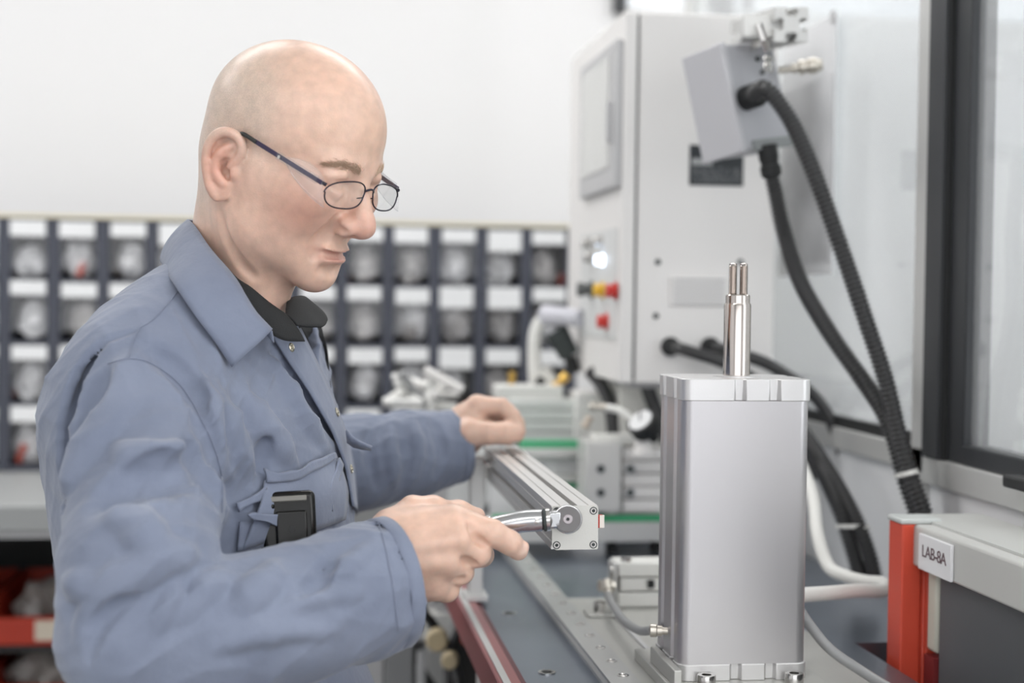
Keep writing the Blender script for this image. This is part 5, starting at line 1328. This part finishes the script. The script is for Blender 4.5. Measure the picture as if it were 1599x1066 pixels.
# collar stand inside
strip('collar_stand', [(300, 352, 1.535), (310, 362, 1.50), (334, 397, 1.468), (370, 440, 1.452), (398, 484, 1.446), (425, 517, 1.447)], [(292, 395, 1.535), (300, 400, 1.50), (325, 430, 1.47), (365, 470, 1.46), (400, 505, 1.452), (428, 535, 1.45)], M_jk, colr, .0015, 0.0)
# polo collar, both leaves
pc = strip('polo_collar', [(312, 372, 1.535), (330, 392, 1.487), (368, 432, 1.462), (392, 449, 1.458), (418, 471, 1.462), (446, 491, 1.470)], [(300, 415, 1.535), (325, 430, 1.47), (362, 465, 1.455), (400, 505, 1.450), (440, 530, 1.452), (476, 533, 1.462)], M_polo, polo, .002, 0.003, mirror=False)
strip('polo_collar', [(446, 492, 1.478), (447, 478, 1.50), (452, 466, 1.53), (474, 463, 1.565), (488, 474, 1.575)], [(463, 508, 1.472), (480, 510, 1.492), (495, 510, 1.51), (506, 509, 1.53), (511, 500, 1.55)], M_polo, polo, .002, 0.003, mirror=False)
PL = PS
drape('polo_placket', [(446, 494), (476, 536), (502, 600), (512, 640)], [(496, 508), (506, 545), (511, 600), (514, 640)], M_polo, polo, .003, .002, 16, 5, S=PS)
q = PS.march([489], [521])[0]; n = PS.grad(q[None])[0]
MB().lathe(q+n*.004, n, [(.0035, 0), (.0035, .0015), (.002, .002)], 14).build('button', mat('pale_button', rgb(200, 200, 196), .4), polo)
# front facing strip of the jacket with snaps
PK = SDF(); PK.pr = [q for q in JK.pr if True]
drape('front_placket', [(418, 522), (445, 566), (478, 614), (514, 676), (534, 728), (545, 790)], [(463, 513), (489, 566), (515, 622), (536, 680), (548, 728), (556, 800)], M_jk, jk, .004, .0022, 40, 7, S=BASE)
def snap(px, py, nm='snap'):
    q = BASE.march([px], [py])[0]; n = BASE.grad(q[None])[0]
    o = MB().lathe(q+n*.0048, n, [(.0048, 0), (.0048, .0009), (.0040, .0016), (.0034, .0010), (.0018, .0010), (.0016, .0022), (.0006, .0024)], 20).build(nm, mat('aged_nickel', rgb(190, 184, 168), .3, .9), jk)
    return o
snap(448, 544); snap(519, 645); snap(541, 733)
# breast pocket: patch, hem band, torn second flap, right edge fold
drape('pocket_patch', [(408, 752), (455, 742), (512, 712), (524, 724)], [(374, 858), (430, 842), (500, 824), (533, 810)], M_jk, jk, .004, .002, 24, 12, bulge=.006)
drape('pocket_hem', [(408, 741), (450, 735), (485, 719), (512, 703)], [(408, 755), (452, 749), (488, 733), (515, 716)], M_jk, jk, .0075, .0022, 24, 5)
drape('pocket_edge', [(517, 716), (511, 735), (504, 752), (503, 780)], [(523, 727), (519, 745), (508, 778), (506, 800)], M_jk, jk, .009, .002, 16, 5)
drape('pen_pocket_hem', [(361, 786), (385, 776), (408, 761)], [(366, 799), (386, 791), (409, 776)], M_jk, jk, .006, .0022, 16, 5)
drape('pocket_flap', [(366, 800), (392, 797), (422, 800)], [(380, 806), (415, 824), (441, 825)], M_jk, jk, .016, .002, 16, 6)
drape('pen_pocket', [(371, 814), (395, 815), (430, 838)], [(367, 860), (395, 855), (430, 846)], M_jk, jk, .004, .002, 16, 6)
G3 = np.array([[P(541, 671, 1.575), P(550, 682, 1.575), P(563, 690, 1.58), P(581, 698, 1.585)], [P(543, 690, 1.585), P(552, 697, 1.585), P(564, 700, 1.59), P(580, 702, 1.59)]])
sheet('pocket_flap', G3, M_jk, jk, .003)
def seam(pts, name='seam', S=BASE, r=.0005, off=.0003):
    a = catmull(np.array(pts, float), 8); q = JK.march(a[:, 0], a[:, 1], base=BASE); n = JK.lgrad(q)
    return MB().tube(resample(q+n*off, .004), r, 6).build(name, M_jk, jk)
seam([(279, 452), (262, 475), (240, 498), (218, 512)]); seam([(218, 512), (210, 530), (200, 560)])
seam([(168, 568), (200, 560), (235, 567), (280, 600), (312, 650), (335, 700), (347, 750), (346, 800)])
seam([(588, 806), (603, 860), (614, 920), (622, 985)])
# turned hems at the cuffs
def hem(c, n_, e, nm, back=.013):
    u = e; w = np.cross(n_, e); ring = []; th = np.linspace(0, 2*math.pi, 72, endpoint=False)
    for dz in (-.0015, .0, .0):
        pass
    def loop(dist, ex):
        o = c-n_*dist; D = np.cos(th)[:, None]*u+np.sin(th)[:, None]*w; t = np.full(len(th), .10); 
        pr = JKB.near(o, .12)
        lo_, hi_ = np.full(len(th), .01), np.full(len(th), .11)
        for _ in range(26):
            mid = (lo_+hi_)/2; ins = JKB.ev(o+D*mid[:, None], pr) < 0; lo_ = np.where(ins, mid, lo_); hi_ = np.where(ins, hi_, mid)
        r = lo_
        for _ in range(3): r = r*.5+(np.roll(r, 1)+np.roll(r, -1))*.25
        return o+D*(r+ex)[:, None]
    L_ = [loop(back, .0006), loop(back-.001, .0016), loop(back*.5, .0017), loop(.001, .0016), loop(-.0006, .0006), loop(-.0002, -.0012), loop(.004, -.0032), loop(.02, -.0042)]
    G = np.array(L_); G = np.concatenate([G, G[:, :1]], 1)
    return MB().grid(G).build(nm, M_jk, jk, smooth=60)
hem(c1, n1, e1, 'cuff_hem'); hem(c2, n2, e2, 'cuff_hem')
# pager in the pocket
q = JK.march([446], [812], base=BASE)[0]; n = nrm(JK.grad(q[None], 4e-3)[0]*.3-FW*.8+UP*.15)
px_ = nrm(RT*.985+UP*.07); px_ = nrm(px_-n*(n@px_)); py_ = np.cross(n, px_); py_ = py_ if py_@UP > 0 else -py_
M_pg = mat('glossy_black_plastic', rgb(15, 15, 14), .22, spec=.35)
pgc = q+n*.017-py_*.004
pgr = tag(empty('pager', pgc), 'glossy black clip-on pager tucked in the breast pocket', 'pager')
MB().obox(pgc, px_*.0260, py_*.030, n*.0100).build('case', M_pg, pgr, bevel=.006, segs=4)
MB().obox(pgc+n*.0100+py_*.0225, px_*.0175, py_*.0026, n*.001).build('display_bar', mat('display_grey', rgb(120, 118, 112), .15), pgr, bevel=.0009)
MB().obox(pgc+n*.013-py_*.012+px_*.002, px_*.0145, py_*.023, n*.0022).build('belt_clip', M_pg, pgr, bevel=.002, segs=3)
MB().cyl(pgc+n*.0151-py_*.006+px_*.002, pgc+n*.0154-py_*.006+px_*.002, .003, n=14).build('clip_hole', M_gasket, pgr)
MB().sphere(pgc-px_*.016+py_*.016+n*.008, .004).build('side_key', M_pg, pgr)
attach(pgr)
# trousers of the overall and shoes, below the picture
TR = SDF()
b0 = P(350, 1150, 1.55); hip = np.array([b0[0], b0[1], .95])
lbh = nrm(np.array([lb[0], lb[1], 0])); fbh = nrm(np.array([fb[0], fb[1], 0]))
TR.ell(hip+np.array([0, 0, .04]), (.155, .19, .17), .05, 'u', np.stack([fbh, lbh, [0, 0, 1]], 1))
for s in (-1, 1):
    TR.chain([hip+s*.09*lbh-np.array([0, 0, .08]), hip+s*.10*lbh+.02*fbh+np.array([0, 0, -.45]), hip+s*.11*lbh+np.array([0, 0, -.87])], [.10, .075, .062], .03)
v, f = surf_nets(TR, hip-np.array([.45, .45, .98]), hip+np.array([.45, .45, .25]), .008)
v[:, 2] = np.maximum(v[:, 2], .02)
new_obj('trousers', mesh_np('trousers', v, f, M_jk), man)
for s in (-1, 1):
    sh_ = SDF(); c = hip+s*.11*lbh; c = np.array([c[0], c[1], 0])
    sh_.ell(c+fbh*.06+np.array([0, 0, .04]), (.145, .052, .045), .02, 'u', np.stack([fbh, lbh, [0, 0, 1]], 1)); sh_.ell(c+np.array([0, 0, .06]), (.06, .05, .06), .02)
    v, f = surf_nets(sh_, c-np.array([.3, .3, .1]), c+np.array([.3, .3, .2]), .008); v[:, 2] = np.maximum(v[:, 2], 0.002)
    new_obj('shoe', mesh_np('shoe', v, f, M_gasket), man)
# eyebrows: short fair hairs
rr = np.random.RandomState(3)
M_brow = mat('fair_brow_hair', rgb(186, 160, 138), .6)
for s in (-1, 1):
    mb = MB(); N = 420
    t = rr.rand(N); y = 12+t*38; zb0 = 24+6.5*np.sin(t*2.3)-4*t+rr.normal(0, 2.3, N)*(1-.5*t)
    p0 = HO+.001*(100*hf+(s*y)[:, None]*hl+zb0[:, None]*hu); c = p0.mean(0); prs = BODY.near(c, .07); tt = np.zeros(N)
    for _ in range(40): tt += BODY.ev(p0-hf*tt[:, None], prs)*.8
    Q = p0-hf*tt[:, None]; NN = BODY.grad(Q, prims=prs)
    for i in range(N):
        dr_ = nrm(s*hl*(.5+.6*t[i])+hu*(.45-.6*t[i])+rr.randn(3)*.22); dr_ = nrm(dr_-NN[i]*(dr_@NN[i])); L_ = rr.uniform(.005, .009)
        mb.tube([Q[i]-NN[i]*.0005, Q[i]+dr_*L_*.5+NN[i]*.0009, Q[i]+dr_*L_+NN[i]*.0003], [.00016, .00014, .00004], 3, caps=False)
    tag(mb.build('eyebrow', M_brow, man), kind='stuff')
# ------------------------------------------------------------------ safety glasses
gl = empty('safety_glasses', H(95, 0, 10))
M_rim = mat('dark_metal_rim', rgb(58, 55, 66), .25, .7); M_lens = glass_mat('lens', (.985, .99, .985), haze=.04, hazecol=(.9, .92, .92)); M_shield = glass_mat('clear_shield', (.97, .975, .98), refl=.03, graze=.3, haze=.05, hazecol=(.92, .93, .95))
M_temple = mat('violet_black_temple', rgb(62, 54, 78), .3, .3); M_tip = mat('black_rubber_tip', rgb(44, 46, 46), .6)
def G_(y, z, dx=0): return H(GX-0.0016*y*y-0.06*(z-4)+dx, y, z)
GX = 98.0; GZ = 4.0
def outline(n=48):
    o = []
    for i in range(n):
        t = 2*math.pi*i/n; c, s = math.cos(t), math.sin(t); e = .78
        a = abs(c)**e*np.sign(c)*29.5; b = abs(s)**e*np.sign(s)*(11.5 if s > 0 else 14.0)
        b -= a*0.10*(1 if s > 0 else .2); a *= (1.0 if s > 0 else .95)
        o.append((a, b))
    return o
OUT = outline()
for s in (-1, 1):
    ring = [G_(s*(37+a), GZ+b) for a, b in OUT]
    rim = MB(); pts = np.array(ring+ring[:2])
    rim.tube(pts[:-1], .00075, 8, caps=False).build('rim', M_rim, gl)
    n = len(ring); c_ = G_(s*37, GZ)
    vs = [c_]+[c_+(p_-c_)*.5+hf*.0006 for p_ in ring]+ring
    fs = [(0, 1+i, 1+(i+1) % n) for i in range(n)]+[(1+i, 1+n+i, 1+n+(i+1) % n, 1+(i+1) % n) for i in range(n)]
    MB().add(vs, fs).build('lens', M_lens, gl, smooth=60)
    hn = G_(s*65, GZ+6); hb_ = H(88, s*69, 11)
    e1_ = H(-1, s*79, 31)
    MB().tube([hn, G_(s*67.5, GZ+7, -3), hb_], .0018, 8).build('hinge', M_rim, gl)
    tp = np.array([hb_+(e1_-hb_)*t for t in np.linspace(0, .86, 10)])
    nrm_ = nrm(np.cross(e1_-hb_, hl))
    mbt = MB()
    for k_ in range(len(tp)-1):
        pass
    c_t = (tp[0]+tp[-1])/2; dv = (tp[-1]-tp[0])/2; sd = nrm(np.cross(dv, nrm_))
    MB().obox(c_t, dv, nrm_*.0021, sd*.0008).build('temple', M_temple, gl, bevel=.0004)
    tip = catmull([tp[-1]-dv*.06, e1_, H(-9, s*73, 28), H(-20, s*69, 14), H(-26, s*67, 0)], 6)
    MB().tube(tip, [.0020]*len(tip), 10).build('temple_tip', M_tip, gl)
    # clear side shield clamped on the temple
    cs = c_t-dv*.28
    MB().obox(cs, dv*.60, nrm_*.0036, sd*.0022).build('shield_clamp', M_shield, gl, bevel=.0008)
    q = cs+dv*.50+s*hl*.0024
    MB().cyl(q, q+s*hl*.0006, .0016, n=14).build('rivet', M_steel, gl)
    g0, g1 = tp[0], tp[0]+dv*1.0
    up_ = []; lo_ = []
    for t in np.linspace(0, 1, 14):
        b_ = hb_+(tp[-1]-hb_)*(0.56*t)-hf*0.0
        up_.append([b_+nrm_*.002, b_+nrm_*.002+(hu*.009+hf*.002-s*hl*.010)*math.sin(math.pi*(.12+.80*(1-t)))**.7])
        lo_.append([b_-nrm_*.002, b_-nrm_*.002-(hu*.023-hf*.007+s*hl*.002)*max(0.02, math.cos(t*math.pi/2))**.55])
    for arr in (up_, lo_):
        G2 = np.array([[a_[0]*(1-k)+a_[1]*k for k in np.linspace(0, 1, 5)] for a_ in arr])
        sheet('side_shield', G2, M_shield, gl, .0008)
    MB().tube(resample(catmull([a_[1] for a_ in lo_], 3), .002), .0005, 6).build('shield_edge', M_shield, gl)
    MB().tube([G_(s*9.5, GZ-2), G_(s*9.5, GZ-4, -5), H(GX-9, s*10, GZ-6)], .0006, 6).build('pad_arm', M_rim, gl)
    MB().sphere(H(GX-10, s*9.5, GZ-7), .0030, 10, 8).build('nose_pad', M_shield, gl)
MB().tube(catmull([G_(-8, GZ+4), G_(-4, GZ+6.0, 1.5), G_(0, GZ+6.7, 2), G_(4, GZ+6.0, 1.5), G_(8, GZ+4)], 5), .0011, 8).build('bridge', M_rim, gl)
attach(tag(gl, 'thin dark framed safety glasses with clear side shields', 'glasses'))
for c_ in man.children: pass
attach(man)
# ------------------------------------------------------------------ aluminium beam under the hands
ba_ = nrm(ray(508, 474)); bu = nrm(UP-ba_*(UP@ba_)); br_ = nrm(np.cross(ba_, bu))
if br_@RT < 0: br_ = -br_
be = P(898, 824, 1.452)
bw, bh = 0.0441, 0.0411
beam = tag(empty('aluminium_beam', be), 'slotted aluminium profile beam held in both hands', 'beam')
def beam_prof(w, h, slot=.0062, dep=.009):
    hw, hh = w/2, h/2; a = slot/2; b = a+.0035
    def side(half, out):   # one slot, coordinates (along, outward)
        g = half*.62
        v_ = lambda c: [(c-.0009, out), (c-.0006, out-.0012), (c+.0006, out-.0012), (c+.0009, out)]
        return v_(-g)+[(-a, out), (-a, out-.0025), (-b, out-.0025), (-b+.002, out-dep), (b-.002, out-dep), (b, out-.0025), (a, out-.0025), (a, out)]+v_(g)
    pts = []
    pts += [(-hw, -hh)]+[(x, -y) for x, y in side(hw, hh)]+[(hw, -hh)]
    pts += [(y, x) for x, y in side(hh, hw)]+[(hw, hh)]
    pts += [(-x, y) for x, y in side(hw, hh)]+[(-hw, hh)]
    pts += [(-y, -x) for x, y in side(hh, hw)]
    return pts
MB().prism(beam_prof(bw, bh), be+ba_*.005, br_, bu, ba_*.62).build('profile', M_alu, beam, smooth=20)
hw, hh = bw/2, bh/2
ep = [(-hw+.004, -hh), (hw-.001, -hh), (hw, -hh+.001), (hw, hh-.001), (hw-.001, hh), (-hw+.0175, hh), (-hw+.0175, hh-.004), (-hw+.0145, hh-.004), (-hw+.0145, hh), (-hw+.001, hh), (-hw, hh-.001), (-hw, -hh+.004)]
MB().prism(ep, be, br_, bu, ba_*.0048).build('end_plate', mat('satin_end_plate', rgb(206, 205, 200), .42, .6, bump=.05, bscale=500), beam, smooth=20)
for sx, sy in ((1, 1), (1, -1), (-1, -1), (-1, 1)):
    c = be+br_*sx*(hw-.0045)+bu*sy*(hh-.0045)
    MB().lathe(c, -ba_, [(.0036, -.0004), (.0036, .0002), (.0031, .0002), (.0031, -.0002), (.0028, -.0002), (.0028, .0004), (.0016, .0004), (.0015, -.0004)], 20).build('end_screw', M_steel, beam)
    MB().cyl(c-ba_*.0001, c-ba_*.0003, .0037, n=20).build('screw_recess', M_dkslot, beam); MB().cyl(c-ba_*.0004, c-ba_*.0006, .0016, n=6).build('hex_socket', M_dkslot, beam)
c = be+br_*(hw+.0025)+bu*.0055+ba_*.004
MB().obox(c, br_*.0022, bu*.0062, ba_*.002).build('red_tab', mat('red_tab', rgb(190, 60, 50), .4), beam)
MB().obox(c+br_*.0015-ba_*.0012, br_*.0022, bu*.0060, ba_*.0015).build('clear_tab', mat('pale_tab', rgb(226, 218, 210), .3), beam)
attach(beam)
# ------------------------------------------------------------------ hinged wrench
wr = tag(empty('hinged_wrench', P(887, 811, 1.432)), 'polished hinged wrench with round knurled head gripped in the near hand', 'wrench')
M_wr = mat('satin_chrome', rgb(190, 191, 193), .24, 1.0, bump=.02, bscale=300)
tp = catmull([P(846, 812, 1.434), P(820, 813.5, 1.434), P(795, 818, 1.434), P(765, 825, 1.435), P(735, 834, 1.436), P(690, 846, 1.437), P(650, 858, 1.438)], 6)
MB().tube(tp, .0103, 24).build('handle', M_wr, wr)
MB().tube(catmull([P(770, 822, 1.435), P(757, 826, 1.435), P(740, 832, 1.436)], 5), .0112, 24).build('grip_collar', M_wr, wr)
hd = -nrm(ray(887, 811))
w1, w2 = P(846, 812, 1.434), P(871, 810, 1.434)
wa_ = nrm(w2-w1)
MB().lathe(w1, wa_, [(.0092, -.002), (.0092, .0012)], 24).build('seal_ring', M_gasket, wr)
MB().lathe(w1+wa_*.0014, wa_, [(.0104, 0), (.0108, .0008), (.0108, .0016), (.0104, .0024)], 24).build('seal_ring', M_dkslot, wr)
MB().lathe(w1+wa_*.0030, wa_, [(.0088, 0), (.0108, .0012), (.0108, .0045), (.0085, .0062), (.0075, .0075)], 24).build('ferrule', M_steel, wr)
MB().obox(w1+wa_*.012, wa_*.006, UP*.0078, FW*.008).build('yoke', M_wr, wr, bevel=.002)
hc = P(886.7, 810.5, 1.4325)
MB().lathe(hc-hd*.010, hd, [(.0128, 0), (.0135, .002), (.0135, .013), (.0128, .0145), (.0120, .0148)], 40).build('head_ring', M_wr, wr)
prof = [(.0122, 0), (.0122, .0160), (.0117, .0165)]
r_ = .0113
while r_ > .0052: prof += [(r_, .0165), (r_-.0002, .01625), (r_-.00055, .01625), (r_-.00075, .0165)]; r_ -= .0011
prof += [(.005, .0165)]
MB().lathe(hc-hd*.010, hd, prof, 48).build('ringed_disc', mat('dark_steel_disc', rgb(120, 118, 118), .35, .9), wr, smooth=15)
MB().lathe(hc-hd*.010, hd, [(.0046, .016), (.0046, .0172), (.0041, .0176), (.0017, .0176), (.0016, .0165)], 28).build('pivot_screw', mat('pale_screw', rgb(158, 152, 154), .35, .8), wr)
MB().cyl(hc+hd*.0074, hc+hd*.0076, .0014, n=6).build('hex_socket', M_gasket, wr)
q = P(839, 813.5, 1.434)+hd*.0099
MB().lathe(q-hd*.001, hd, [(.0030, 0), (.0030, .0006), (.0024, .0014), (.001, .0018)], 18).build('rivet', M_steel, wr)
attach(wr)
